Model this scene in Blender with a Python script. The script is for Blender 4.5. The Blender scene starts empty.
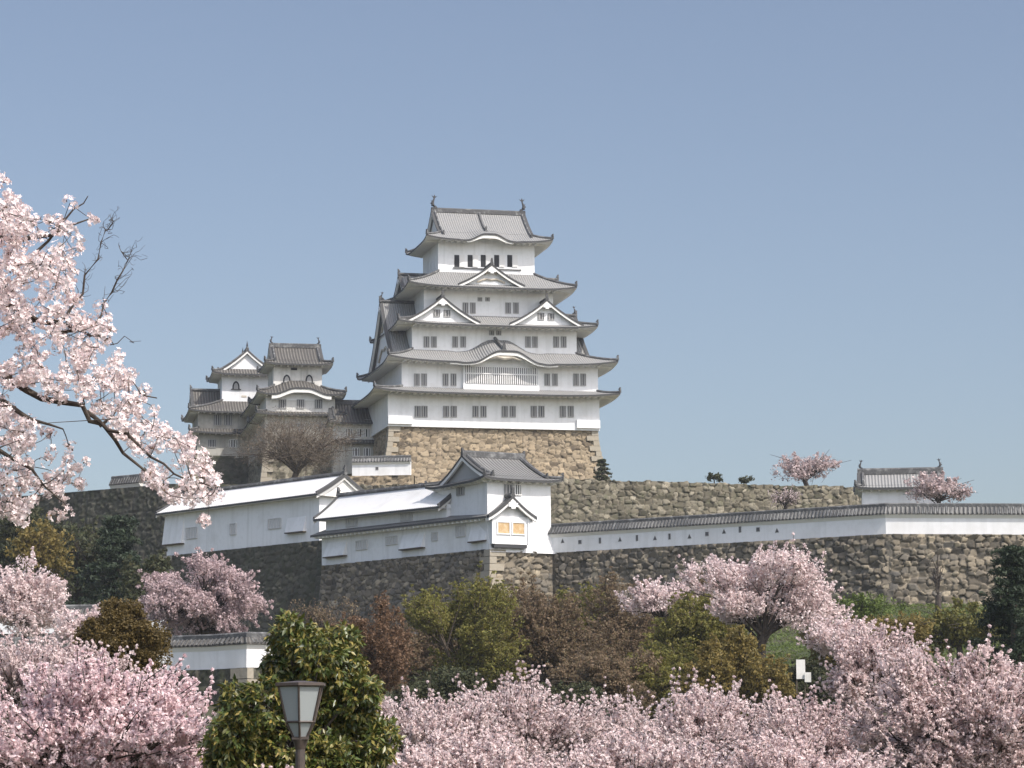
import bpy, math, random
import numpy as np
from mathutils import Matrix, Vector
R = math.radians
S = bpy.context.scene
C = S.collection

# ------------------------------------------------------------------ camera
F = 2800.0
PITCH = math.atan((775 - 384) / F)
CAM_Z = 1.6
cam = bpy.data.cameras.new('camera')
cam.sensor_width = 36
cam.lens = 36 * F / 1024
cam.clip_start = 0.5
cam.clip_end = 8000
camo = bpy.data.objects.new('camera', cam)
C.objects.link(camo)
CR = (Matrix.Rotation(math.pi / 2 + PITCH, 3, 'X') @ Matrix.Rotation(R(-0.4), 3, 'Z'))
camo.matrix_world = Matrix.Translation((0, 0, CAM_Z)) @ CR.to_4x4()
S.camera = camo

# ------------------------------------------------------------------ light
SUN_EL, SUN_AZ = 50, 47          # elevation; degrees to the right of straight behind the camera
w = bpy.data.worlds.new('World'); S.world = w; w.use_nodes = True
nt = w.node_tree; nt.nodes.clear()
sky = nt.nodes.new('ShaderNodeTexSky'); sky.sky_type = 'NISHITA'; sky.sun_disc = False
sky.sun_elevation = R(SUN_EL); sky.sun_rotation = R(180 - SUN_AZ)
sky.air_density = 1.0; sky.dust_density = 1.6; sky.ozone_density = 2.0; sky.altitude = 0
hs = nt.nodes.new('ShaderNodeHueSaturation'); hs.inputs['Saturation'].default_value = 0.86
bg = nt.nodes.new('ShaderNodeBackground'); bg.inputs[1].default_value = 0.073
wo = nt.nodes.new('ShaderNodeOutputWorld')
# hazy sky: gain added towards the sun's side to lift the shaded walls
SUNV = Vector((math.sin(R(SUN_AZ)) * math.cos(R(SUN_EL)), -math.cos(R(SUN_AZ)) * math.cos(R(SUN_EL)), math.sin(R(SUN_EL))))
SUN_SIDE_GAIN = 1.7
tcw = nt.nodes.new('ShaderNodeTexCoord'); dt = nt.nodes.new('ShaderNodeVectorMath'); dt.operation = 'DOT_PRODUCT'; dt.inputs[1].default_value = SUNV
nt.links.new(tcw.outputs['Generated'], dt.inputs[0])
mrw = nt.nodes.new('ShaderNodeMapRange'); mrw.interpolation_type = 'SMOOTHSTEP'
mrw.inputs[1].default_value = -.15; mrw.inputs[2].default_value = .75; mrw.inputs[3].default_value = 1; mrw.inputs[4].default_value = 1 + SUN_SIDE_GAIN
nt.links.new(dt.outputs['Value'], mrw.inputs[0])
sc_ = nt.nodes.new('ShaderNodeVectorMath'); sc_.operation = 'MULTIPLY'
tint = nt.nodes.new('ShaderNodeVectorMath'); tint.operation = 'MULTIPLY_ADD'   # the added gain is warmer than the blue
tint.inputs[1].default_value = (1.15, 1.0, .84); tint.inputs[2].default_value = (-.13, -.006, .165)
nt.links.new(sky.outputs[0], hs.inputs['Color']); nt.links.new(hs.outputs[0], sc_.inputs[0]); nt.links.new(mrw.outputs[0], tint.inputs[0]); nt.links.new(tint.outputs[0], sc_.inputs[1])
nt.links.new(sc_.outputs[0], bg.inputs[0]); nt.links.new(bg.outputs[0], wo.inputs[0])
sd = bpy.data.lights.new('sun', 'SUN'); sd.energy = 2.7; sd.angle = R(0.53); sd.color = (1, .955, .89)
so = bpy.data.objects.new('sun', sd); C.objects.link(so)
sdir = Vector((math.sin(R(SUN_AZ)) * math.cos(R(SUN_EL)), -math.cos(R(SUN_AZ)) * math.cos(R(SUN_EL)), math.sin(R(SUN_EL))))
so.rotation_euler = sdir.to_track_quat('Z', 'Y').to_euler(); so.location = (40, -40, 120)
S.view_settings.view_transform = 'Standard'; S.view_settings.look = 'None'
S.view_settings.exposure = 0.7; S.view_settings.gamma = 1; S.view_settings.use_curve_mapping = False

# ------------------------------------------------------------------ helpers
def ray(px, py):
    return CR @ Vector(((px - 512) / F, (384 - py) / F, -1))
def P(px, py, Y):
    d = ray(px, py); t = Y / d.y
    return Vector((d.x * t, Y, CAM_Z + d.z * t))

class MB:
    """collects shapes, then links them as ONE mesh object"""
    def __init__(s): s.v = []; s.f = []; s.uv = []; s.T = None
    def add(s, p, uv=(0, 0)):
        if s.T is not None: p = s.T @ Vector(p)
        s.v.append(tuple(p)); s.uv.append(uv); return len(s.v) - 1
    def poly(s, pts, uvs=None):
        s.f.append([s.add(p, uvs[i] if uvs else (0, 0)) for i, p in enumerate(pts)])
    def box(s, c, d, rz=0, taper=1.0):
        cx, cy, cz = c; x, y, z = d[0] / 2, d[1] / 2, d[2] / 2
        ca, sa = math.cos(rz), math.sin(rz)
        ids = []
        for k in (-1, 1):
            t = taper if k > 0 else 1
            for (i, j) in ((-1, -1), (1, -1), (1, 1), (-1, 1)):
                a, b = i * x * t, j * y * t
                ids.append(s.add((cx + a * ca - b * sa, cy + a * sa + b * ca, cz + k * z)))
        a = ids
        s.f += [[a[3], a[2], a[1], a[0]], [a[4], a[5], a[6], a[7]], [a[0], a[1], a[5], a[4]], [a[1], a[2], a[6], a[5]], [a[2], a[3], a[7], a[6]], [a[3], a[0], a[4], a[7]]]
    def grid(s, fn, nu, nv, uvfn=None, flip=False):
        base = len(s.v)
        for j in range(nv + 1):
            for i in range(nu + 1):
                p = fn(i / nu, j / nv)
                s.add(p, uvfn(i / nu, j / nv, p) if uvfn else (0, 0))
        for j in range(nv):
            for i in range(nu):
                a = base + j * (nu + 1) + i
                q = [a, a + 1, a + nu + 2, a + nu + 1]
                s.f.append(q[::-1] if flip else q)
    def tube(s, pts, rad, n=6, cap=True):
        pts = [Vector(p) for p in pts]; rings = []
        for i, p in enumerate(pts):
            d = (pts[min(i + 1, len(pts) - 1)] - pts[max(i - 1, 0)])
            if d.length < 1e-9: d = Vector((0, 0, 1))
            d.normalize()
            ref = Vector((0, 0, 1)) if abs(d.z) < .9 else Vector((1, 0, 0))
            a = d.cross(ref).normalized(); b = d.cross(a)
            r = rad[i] if hasattr(rad, '__len__') else rad
            rings.append([s.add(p + (a * math.cos(2 * math.pi * k / n) + b * math.sin(2 * math.pi * k / n)) * r) for k in range(n)])
        for i in range(len(rings) - 1):
            for k in range(n):
                s.f.append([rings[i][k], rings[i][(k + 1) % n], rings[i + 1][(k + 1) % n], rings[i + 1][k]])
        if cap: s.f.append(rings[0][::-1]); s.f.append(rings[-1])
    def sweep(s, pts, section, zs, closed=True):
        """section [(outward offset, dz)] swept along a plan polyline with mitred corners"""
        m = miters(pts); n = len(section); rows = []; L = 0
        for i, p in enumerate(pts):
            if i: L += (Vector(pts[i]) - Vector(pts[i - 1])).length
            rows.append([s.add((p[0] + m[i][0] * o, p[1] + m[i][1] * o, zs[i] + dz), (L, o)) for (o, dz) in section])
        for i in range(len(pts) - 1):
            for k in range(n if closed else n - 1):
                k2 = (k + 1) % n
                s.f.append([rows[i][k], rows[i + 1][k], rows[i + 1][k2], rows[i][k2]])
        if closed:
            s.f.append(rows[0][:]); s.f.append(rows[-1][::-1])
    def build(s, name, mat, parent=None, smooth=False):
        me = bpy.data.meshes.new(name); me.from_pydata(s.v, [], s.f)
        uvl = me.uv_layers.new(name='UVMap')
        li = np.zeros(len(me.loops), dtype=np.int32); me.loops.foreach_get('vertex_index', li)
        uvl.data.foreach_set('uv', np.array(s.uv, dtype=np.float32)[li].ravel())
        me.materials.append(mat)
        if smooth: me.polygons.foreach_set('use_smooth', [True] * len(me.polygons))
        me.update()
        o = bpy.data.objects.new(name, me); C.objects.link(o)
        if parent: o.parent = parent
        return o

def miters(pts):
    out = []
    n = len(pts)
    nor = []
    for i in range(n - 1):
        d = Vector((pts[i + 1][0] - pts[i][0], pts[i + 1][1] - pts[i][1])).normalized()
        nor.append(Vector((d.y, -d.x)))
    for i in range(n):
        if i == 0: m = nor[0]
        elif i == n - 1: m = nor[-1]
        else:
            m = (nor[i - 1] + nor[i]).normalized(); m = m / max(.3, m.dot(nor[i]))
        out.append(m)
    return out

def np_mesh(name, verts, faces, mat, parent=None, cols=None, smooth=False):
    nv, nf, k = len(verts), len(faces), faces.shape[1]
    me = bpy.data.meshes.new(name)
    me.vertices.add(nv); me.vertices.foreach_set('co', verts.astype(np.float32).ravel())
    me.loops.add(nf * k); me.loops.foreach_set('vertex_index', faces.astype(np.int32).ravel())
    me.polygons.add(nf)
    me.polygons.foreach_set('loop_start', np.arange(0, nf * k, k, dtype=np.int32))
    me.polygons.foreach_set('loop_total', np.full(nf, k, dtype=np.int32))
    if smooth: me.polygons.foreach_set('use_smooth', np.ones(nf, dtype=bool))
    me.materials.append(mat)
    if cols is not None:
        a = me.color_attributes.new('tone', 'FLOAT_COLOR', 'POINT')
        a.data.foreach_set('color', cols.astype(np.float32).ravel())
    me.update(calc_edges=True); me.validate()
    o = bpy.data.objects.new(name, me); C.objects.link(o)
    if parent: o.parent = parent
    return o

def tag(o, label=None, cat=None, group=None, kind=None):
    if label: o['label'] = label
    if cat: o['category'] = cat
    if group: o['group'] = group
    if kind: o['kind'] = kind
    return o
def thing(name, label, cat, loc, rz=0, group=None):
    o = bpy.data.objects.new(name, None); C.objects.link(o)
    o.location = loc; o.rotation_euler = (0, 0, rz); o.empty_display_size = .5
    return tag(o, label, cat, group)

# ------------------------------------------------------------------ materials
MATS = {}
def mat(name, col, rough=.9, noise=None, stripe=None, island=None, trans=0, spec=.3, tone=None, bump=0, streak=None):
    """noise=(scale, colour2, lo, hi); stripe=(period, colour2, width) along UV u; island = colours picked per leaf"""
    m = bpy.data.materials.new(name); m.use_nodes = True
    n = m.node_tree.nodes; l = m.node_tree.links; b = n['Principled BSDF']
    b.inputs['Roughness'].default_value = rough
    b.inputs['Specular IOR Level'].default_value = spec
    rgb = n.new('ShaderNodeRGB'); rgb.outputs[0].default_value = (*col, 1); c = rgb.outputs[0]
    def mix(fac, c1, c2):
        x = n.new('ShaderNodeMix'); x.data_type = 'RGBA'
        l.new(fac, x.inputs[0]); l.new(c1, x.inputs[6])
        if isinstance(c2, tuple): x.inputs[7].default_value = (*c2, 1)
        else: l.new(c2, x.inputs[7])
        return x.outputs[2]
    hgt = None
    if tone:                                   # per-stone colour stored on the mesh
        at = n.new('ShaderNodeAttribute'); at.attribute_name = 'tone'
        sp = n.new('ShaderNodeSeparateColor'); l.new(at.outputs['Color'], sp.inputs[0])
        rp = n.new('ShaderNodeValToRGB'); e = rp.color_ramp.elements
        while len(e) < len(tone): e.new(.5)
        for i, q in enumerate(tone): e[i].position = i / (len(tone) - 1); e[i].color = (*q, 1)
        l.new(sp.outputs[0], rp.inputs[0]); c = rp.outputs[0]
    if island:
        g = n.new('ShaderNodeNewGeometry'); rp = n.new('ShaderNodeValToRGB'); e = rp.color_ramp.elements
        while len(e) < len(island): e.new(.5)
        for i, q in enumerate(island): e[i].position = i / (len(island) - 1); e[i].color = (*q, 1)
        l.new(g.outputs['Random Per Island'], rp.inputs[0]); c = rp.outputs[0]
    if stripe:
        tc = n.new('ShaderNodeUVMap'); sx = n.new('ShaderNodeSeparateXYZ'); l.new(tc.outputs[0], sx.inputs[0])
        def wave(sock, per):
            k = n.new('ShaderNodeMath'); k.operation = 'MULTIPLY'; l.new(sock, k.inputs[0]); k.inputs[1].default_value = 2 * math.pi / per
            q = n.new('ShaderNodeMath'); q.operation = 'SINE'; l.new(k.outputs[0], q.inputs[0]); return q.outputs[0]
        wv = wave(sx.outputs[0], stripe[0]); hgt = wv
        mr = n.new('ShaderNodeMapRange'); l.new(wv, mr.inputs[0]); mr.inputs[1].default_value = stripe[2]; mr.inputs[2].default_value = stripe[2] + .5
        c = mix(mr.outputs[0], c, stripe[1])
    if noise:
        tx = n.new('ShaderNodeTexCoord')
        for sc, amt in ((noise[0], 1.0), (noise[0] * 5.3, .6)):
            no = n.new('ShaderNodeTexNoise'); no.inputs['Scale'].default_value = sc; no.inputs['Detail'].default_value = 6
            l.new(tx.outputs['Object'], no.inputs['Vector'])
            mr = n.new('ShaderNodeMapRange'); l.new(no.outputs[0], mr.inputs[0])
            mr.inputs[1].default_value = noise[2]; mr.inputs[2].default_value = noise[3]; mr.inputs[4].default_value = amt
            c = mix(mr.outputs[0], c, noise[1])
    if streak:                                 # rain streaks running down the wall
        tx = n.new('ShaderNodeTexCoord'); mp = n.new('ShaderNodeMapping'); mp.inputs['Scale'].default_value = (.9, .9, .07)
        l.new(tx.outputs['Object'], mp.inputs[0]); no = n.new('ShaderNodeTexNoise'); no.inputs['Scale'].default_value = 1.6; no.inputs['Detail'].default_value = 7
        l.new(mp.outputs[0], no.inputs['Vector']); mr = n.new('ShaderNodeMapRange'); l.new(no.outputs[0], mr.inputs[0])
        mr.inputs[1].default_value = .5; mr.inputs[2].default_value = .75; mr.inputs[4].default_value = .8
        c = mix(mr.outputs[0], c, streak)
    if tone:                                   # dark earth and small packing stones between the blocks
        mr = n.new('ShaderNodeMapRange'); l.new(sp.outputs[1], mr.inputs[0]); mr.inputs[1].default_value = .25; mr.inputs[2].default_value = .8; mr.inputs[3].default_value = .6; mr.inputs[4].default_value = 0
        c = mix(mr.outputs[0], c, (.03, .027, .02))
    if hgt is not None or bump:
        bp = n.new('ShaderNodeBump'); bp.inputs['Strength'].default_value = .6; bp.inputs['Distance'].default_value = .08
        if hgt is None:
            tx2 = n.new('ShaderNodeTexCoord'); no = n.new('ShaderNodeTexNoise'); no.inputs['Scale'].default_value = bump; no.inputs['Detail'].default_value = 8
            l.new(tx2.outputs['Object'], no.inputs['Vector']); hgt = no.outputs[0]
        l.new(hgt, bp.inputs['Height']); l.new(bp.outputs[0], b.inputs['Normal'])
    l.new(c, b.inputs['Base Color'])
    if trans:
        tb = n.new('ShaderNodeBsdfTranslucent'); l.new(c, tb.inputs[0])
        mx = n.new('ShaderNodeMixShader'); mx.inputs[0].default_value = trans
        l.new(b.outputs[0], mx.inputs[1]); l.new(tb.outputs[0], mx.inputs[2])
        l.new(mx.outputs[0], n['Material Output'].inputs[0])
    MATS[name] = m; return m

PLASTER = mat('white_plaster', (.77, .77, .77), .85, noise=(.35, (.64, .635, .62), .52, .82), streak=(.63, .63, .62))
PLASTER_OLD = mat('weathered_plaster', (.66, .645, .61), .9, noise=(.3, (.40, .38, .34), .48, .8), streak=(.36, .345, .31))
PLASTER_GREY = mat('grey_plaster', (.44, .42, .375), .9, noise=(.3, (.26, .245, .21), .45, .75), streak=(.24, .22, .19))  # greyer, darker plaster tone for the small keeps' lower tiers and corridors
SOFFIT = mat('plastered_eaves', (.76, .745, .71), .9)
TILE_PALE = mat('plastered_grey_tiles', (.20, .20, .195), .8, stripe=(.34, (.26, .258, .25), -.3), noise=(.25, (.25, .245, .235), .5, .8))
TILE_WHITE = mat('white_plastered_tiles', (.70, .695, .68), .8, stripe=(.42, (.76, .755, .745), -.2), noise=(.3, (.58, .57, .54), .55, .85))
TILE_DARK = mat('old_grey_tiles', (.075, .07, .062), .8, stripe=(.44, (.165, .155, .14), .1), noise=(.3, (.08, .075, .07), .45, .8))
TILE_GREY = mat('grey_tiles', (.115, .113, .108), .75, stripe=(.40, (.22, .216, .208), .0), noise=(.3, (.12, .118, .11), .5, .8))
TILE_EDGE = mat('eave_end_tiles', (.065, .065, .065), .8)
RIDGE = mat('ridge_tiles', (.075, .075, .075), .8, noise=(1.5, (.22, .22, .215), .52, .72))
PALE_PANEL = mat('closed_plaster_shutter', (.56, .555, .545), .9)
BRONZE = mat('dark_ornament_tile', (.05, .05, .052), .6)
DARK = mat('dark_window_opening', (.018, .018, .02), .6)
SHADE = mat('grey_window_recess', (.10, .10, .105), .8)
BAR = mat('plastered_window_bars', (.36, .355, .345), .9)
BAR_W = mat('white_lattice_bars', (.72, .71, .69), .9)
WOODPANEL = mat('amber_window_boards', (.46, .30, .14), .6, noise=(2.5, (.60, .46, .29), .45, .65))
CARVED = mat('carved_gable_board', (.50, .45, .37), .85)
STONE_KEEP = mat('tan_keep_stone', (.4, .32, .22), .95, tone=[(.10, .08, .058), (.31, .245, .165), (.24, .195, .135), (.37, .295, .20), (.28, .225, .16), (.33, .265, .18), (.085, .07, .052)], noise=(1.6, (.2, .155, .10), .52, .8), bump=3)
STONE_UP = mat('olive_rampart_stone', (.3, .27, .2), .95, tone=[(.05, .045, .034), (.17, .148, .108), (.115, .102, .075), (.22, .195, .148), (.145, .127, .092), (.32, .285, .22), (.075, .066, .05)], noise=(1.2, (.10, .10, .06), .5, .78), bump=3)
STONE_LOW = mat('grey_brown_rampart_stone', (.28, .25, .21), .95, tone=[(.06, .053, .044), (.20, .168, .122), (.115, .106, .092), (.255, .215, .158), (.155, .132, .104), (.38, .32, .23), (.085, .075, .06)], noise=(1.2, (.10, .09, .07), .5, .8), bump=3)
STONE_CORNER = mat('dressed_corner_stone', (.33, .295, .235), .95, noise=(1.0, (.30, .26, .20), .45, .7), bump=3)
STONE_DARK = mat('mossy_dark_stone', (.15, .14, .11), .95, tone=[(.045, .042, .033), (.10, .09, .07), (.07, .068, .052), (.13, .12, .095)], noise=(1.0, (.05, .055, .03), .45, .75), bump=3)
BARK = mat('dark_bark', (.045, .035, .03), .95, noise=(6, (.09, .075, .06), .45, .7))
BARK_GREY = mat('grey_brown_bark', (.11, .085, .065), .95, noise=(4, (.06, .048, .038), .45, .7))
TWIG = mat('brown_twigs', (.14, .10, .07), .95)
IRON = mat('brown_painted_iron', (.075, .055, .045), .5, noise=(20, (.045, .035, .03), .45, .7), spec=.5)
FROST = mat('frosted_lamp_glass', (.42, .45, .45), .35, trans=.3, spec=.5)
GROUND = mat('earth_and_grass', (.06, .05, .03), .95, noise=(.12, (.045, .058, .022), .45, .62))
PETAL_NEAR = mat('pale_pink_petals', (.8, .6, .6), .8, island=[(.88, .80, .78), (.86, .74, .73), (.90, .84, .82), (.80, .64, .63), (.84, .70, .69)], trans=.25, spec=.1)
def blossom(name, a, b, c): return mat(name, a, .85, island=[a, b, c, a, b], trans=.35, spec=.1)
PET_PINK = blossom('rose_pink_blossom', (.83, .665, .675), (.88, .76, .76), (.69, .50, .515))
PET_PALE = blossom('pale_blossom', (.79, .66, .645), (.85, .755, .735), (.58, .44, .43))
PET_MID = blossom('dusty_pink_blossom', (.58, .45, .455), (.67, .545, .54), (.40, .30, .30))
PET_RIGHT = blossom('warm_pink_blossom', (.77, .625, .61), (.84, .73, .71), (.53, .40, .39))
PET_FAR = blossom('far_pink_blossom', (.58, .47, .46), (.66, .55, .54), (.40, .31, .295))
def leaf(name, cols, trans=.25, rough=.6, spec=.3): return mat(name, cols[0], rough, island=cols, trans=trans, spec=spec)
LF_GLOSSY = leaf('glossy_evergreen_leaves', [(.05, .08, .018), (.10, .12, .024), (.034, .056, .013), (.24, .20, .05), (.06, .09, .018), (.32, .235, .06)], .15, .38, .5)
LF_GREEN = leaf('spring_green_leaves', [(.215, .21, .055), (.26, .24, .06), (.15, .155, .045), (.25, .195, .065)], .45)
LF_BROWN = leaf('red_brown_buds', [(.235, .165, .105), (.19, .135, .085), (.265, .195, .12), (.17, .145, .075)], .45)
LF_RUST = leaf('rusty_brown_leaves', [(.20, .12, .07), (.15, .09, .055), (.24, .15, .085)], .4)
LF_OCHRE = leaf('ochre_leaves', [(.23, .175, .055), (.185, .15, .048), (.27, .195, .055), (.14, .125, .042)], .42)
LF_HEDGE = leaf('bronze_shrub_leaves', [(.12, .085, .028), (.085, .062, .022), (.16, .11, .035), (.055, .042, .018)])
LF_PINE = leaf('dark_pine_needles', [(.022, .035, .018), (.035, .052, .024), (.016, .026, .014)], .1)
LF_FOREST = leaf('dark_forest_leaves', [(.055, .065, .03), (.08, .085, .038), (.04, .05, .024), (.10, .09, .04)], .3)
LF_TWIGGY = leaf('bare_twig_haze', [(.19, .15, .105), (.15, .12, .085), (.23, .19, .14)], .3)
LF_SHRUB = leaf('yellow_green_shrub_leaves', [(.13, .125, .03), (.17, .15, .035), (.09, .095, .025)])
LF_LAWN = leaf('grass_blades', [(.10, .145, .03), (.135, .17, .04), (.075, .11, .025)])

# ------------------------------------------------------------------ terrain
CX, CY = -2.3, 290.0
LOWER = [(-43.5, 350), (-42.3, 341), (-22.6, 321), (-21.6, 315), (CX, CY), (4.2, 293.6), (36.3, 270), (62, 267), (120, 262)]
UPPER = [(-160, 420), (-80, 383), (-55, 360), (-43, 351), (-20, 348), (5, 341), (42.5, 350), (60, 380), (160, 420)]
FRONT = [(-50, 0), (110, 0), (150, 1.6), (200, 6.3), (240, 12.5), (265, 17.2), (285, 16.5), (320, 14.5), (380, 16), (440, 26), (600, 10), (1000, 0), (6000, 0)]
def gz(X, Y):
    X = np.asarray(X, float); Y = np.asarray(Y, float)
    z = np.interp(Y, [p[0] for p in FRONT], [p[1] for p in FRONT])
    z2 = np.interp(Y, [0, 110, 150, 200, 240, 265, 320, 380, 440, 600, 1000], [0, 0, 1.6, 6.6, 8.6, 9.6, 12.5, 15, 26, 10, 0])
    k = np.clip((X + 8) / 12, 0, 1); z = z * k + z2 * (1 - k)
    edge = np.interp(np.abs(X), [0, 120, 260], [1, 1, 0])
    z = z * edge
    lx = np.interp(X, [p[0] for p in LOWER], [p[1] for p in LOWER], left=1e9)
    ux = np.interp(X, [p[0] for p in UPPER], [p[1] for p in UPPER])
    inn = (X > -160) & (X < 120) & (Y < 470)
    z = np.where((Y > lx + 2.0) & inn, np.maximum(z, Z_LOW), z)
    z = np.where((Y > ux + 2.0) & inn, np.maximum(z, Z_UP), z)
    return z
def gz1(x, y): return float(gz(np.array([x]), np.array([y]))[0])
Z_B = P(490, 549, CY).z          # top of the lower rampart
Z_LOW = Z_B - .4
Z_UP = P(555, 478, 341.5).z - .4
xs = np.concatenate([[-4000, -1500, -700, -400, -260], np.arange(-170, 171, 2.0), [260, 400, 700, 1500, 4000]])
ys = np.concatenate([[-3000, -800, -200, -60], np.arange(-20, 471, 2.0), [520, 600, 800, 1500, 3000, 6000]])
gx, gy = np.meshgrid(xs, ys); gzv = gz(gx, gy)
rng = np.random.default_rng(5)
flatg = (np.abs(gx) < 175) & (gy < 470)
gzv = gzv + np.where(flatg & (gzv < Z_LOW - 1), rng.normal(0, .12, gx.shape), 0)
V = np.stack([gx.ravel(), gy.ravel(), gzv.ravel()], 1)
nx, ny = len(xs), len(ys)
ii, jj = np.meshgrid(np.arange(nx - 1), np.arange(ny - 1)); a = (jj * nx + ii).ravel()
g = np_mesh('ground', V, np.stack([a, a + 1, a + nx + 1, a + nx], 1), GROUND)
tag(g, kind='structure')

# ------------------------------------------------------------------ stone ramparts
RT = np.random.default_rng(11).random((4096, 4))
def voro(s, h, cs, ch, seed):
    gx = np.floor(s / cs).astype(np.int64); gy = np.floor(h / ch).astype(np.int64)
    f1 = np.full(s.shape, 9.); f2 = np.full(s.shape, 9.); idx = np.zeros(s.shape, np.int64); ox = np.zeros(s.shape); oy = np.zeros(s.shape)
    for di in (-1, 0, 1):
        for dj in (-1, 0, 1):
            i = gx + di; j = gy + dj
            k = ((i * 73856093) ^ (j * 19349663) ^ (seed * 83492791)) & 4095
            px = i + .5 + .8 * (RT[k, 0] - .5); py = j + .5 + .75 * (RT[k, 1] - .5)
            dx = s / cs - px; dy = h / ch - py
            d = (.6 * np.sqrt(dx * dx + dy * dy) + .4 * np.maximum(np.abs(dx + .35 * dy * (RT[k, 3] - .5)), np.abs(dy))) * (.72 + .56 * RT[k, 2])
            nw = d < f1
            f2 = np.where(nw, f1, np.minimum(f2, d)); ox = np.where(nw, dx, ox); oy = np.where(nw, dy, oy)
            idx = np.where(nw, k, idx); f1 = np.where(nw, d, f1)
    return f1, f2, idx, ox, oy

def stone_wall(name, label, pts, zt, zb, batter, cell, res, m, seed=1, cap=3.0, curve=1.5, depth=.17, corners=(), ragged=0, cat='stone wall', fade_corner=True, parent=None):
    """pts left to right as seen from outside; zt per point; battered face of bulging stones, flat top, plain back"""
    root = parent or thing(name, label, cat, (pts[0][0], pts[0][1], zb))
    org = Vector((pts[0][0], pts[0][1], zb)) if not parent else Vector((0, 0, 0))
    mi = miters(pts); VV = []; FF = []; CC = []; base = 0; s0 = 0
    n = len(pts)
    if not hasattr(zt, '__len__'): zt = [zt] * n
    for i in range(n - 1):
        p, q = Vector(pts[i]), Vector(pts[i + 1]); L = (q - p).length
        d = (q - p) / L; no = Vector((d.y, -d.x))
        nu = max(2, int(L / res)); H = max(zt[i], zt[i + 1]) - zb; nv = max(2, int(H / res))
        U, W = np.meshgrid(np.linspace(0, 1, nu + 1), np.linspace(0, 1, nv + 1))
        top = zt[i] + (zt[i + 1] - zt[i]) * U
        z = zb + (top - zb) * W
        off = batter * (1 - W) ** curve
        X = (p.x + mi[i].x * off) * (1 - U) + (q.x + mi[i + 1].x * off) * U
        Y = (p.y + mi[i].y * off) * (1 - U) + (q.y + mi[i + 1].y * off) * U
        f1, f2, idx, ox, oy = voro(s0 + U * L, z + 200, cell, cell * .72, seed)
        e = np.clip((f2 - f1 - .02) / .17, 0, 1); e = e * (2 - e)
        r = RT[idx]
        dsp = depth * e * (1 + 1.2 * (r[..., 3] - .5) + 2.2 * (ox * (r[..., 1] - .5) + oy * (r[..., 0] - .4)))
        if ragged: z = z + (W ** 6) * ragged * (r[..., 2] - .6) * e
        fd = np.clip(np.minimum(U, 1 - U) * L / .5, 0, 1)
        dsp = dsp * fd
        X = X + no.x * dsp; Y = Y + no.y * dsp
        VV.append(np.stack([X.ravel() - org.x, Y.ravel() - org.y, z.ravel() - org.z], 1))
        tone = np.clip(r[..., 2] + .08 * (RT[(idx * 7) & 4095, 0] - .5), 0, 1)
        CC.append(np.stack([tone.ravel(), e.ravel(), r[..., 1].ravel(), np.ones(tone.size)], 1))
        a_, b_ = np.meshgrid(np.arange(nu), np.arange(nv)); a = base + (b_ * (nu + 1) + a_).ravel()
        FF.append(np.stack([a, a + 1, a + nu + 2, a + nu + 1], 1))
        base += (nu + 1) * (nv + 1)
        # top and back
        t0 = VV[-1][-(nu + 1)]; t1 = VV[-1][-1]
        bk0 = np.array([p.x - mi[i].x * cap - org.x, p.y - mi[i].y * cap - org.y, zt[i] - org.z]); bk1 = np.array([q.x - mi[i + 1].x * cap - org.x, q.y - mi[i + 1].y * cap - org.y, zt[i + 1] - org.z])
        toprow = VV[-1][-(nu + 1):]
        back = bk0[None] * (1 - np.linspace(0, 1, nu + 1)[:, None]) + bk1[None] * np.linspace(0, 1, nu + 1)[:, None]
        bot = back.copy(); bot[:, 2] = zb - org.z
        VV.append(np.concatenate([toprow, back, bot])); CC.append(np.tile([.4, .5, .5, 1], (3 * (nu + 1), 1)))
        k = np.arange(nu)
        FF.append(np.stack([base + k, base + k + 1, base + nu + 1 + k + 1, base + nu + 1 + k], 1))
        FF.append(np.stack([base + nu + 1 + k, base + nu + 2 + k, base + 2 * nu + 3 + k, base + 2 * nu + 2 + k], 1))
        base += 3 * (nu + 1); s0 += L
    face = np_mesh('stone_face', np.concatenate(VV), np.concatenate(FF), m, root, np.concatenate(CC))
    for ci in corners:                         # alternating dressed corner blocks
        b = MB(); p = Vector(pts[ci]); H = zt[ci] - zb; nb = int(H / .75)
        dl = (Vector(pts[ci - 1]) - p).normalized() if ci > 0 else (p - Vector(pts[ci + 1])).normalized(); dr = (Vector(pts[ci + 1]) - p).normalized()
        rr = random.Random(ci)
        for k in range(nb):
            z0 = zb + H * k / nb; wv = (k + .5) / nb; o = batter * (1 - wv) ** curve + .42
            c = p + mi[ci] * o
            la, lb = (1.7, .9) if k % 2 else (.9, 1.7)
            la *= rr.uniform(.85, 1.15); lb *= rr.uniform(.85, 1.15)
            h = H / nb - .05
            q = [c, c + dr * lb, c + dr * lb + dl * la, c + dl * la]
            lo = [(v.x - org.x, v.y - org.y, z0 - org.z) for v in q]; hi = [(v.x - org.x - mi[ci].x * .05, v.y - org.y - mi[ci].y * .05, z0 + h - org.z) for v in q]
            b.poly(hi); 
            for s in range(4): b.poly([lo[s], lo[(s + 1) % 4], hi[(s + 1) % 4], hi[s]])
        b.build('corner_stones', STONE_CORNER, root)
    return root

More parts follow.
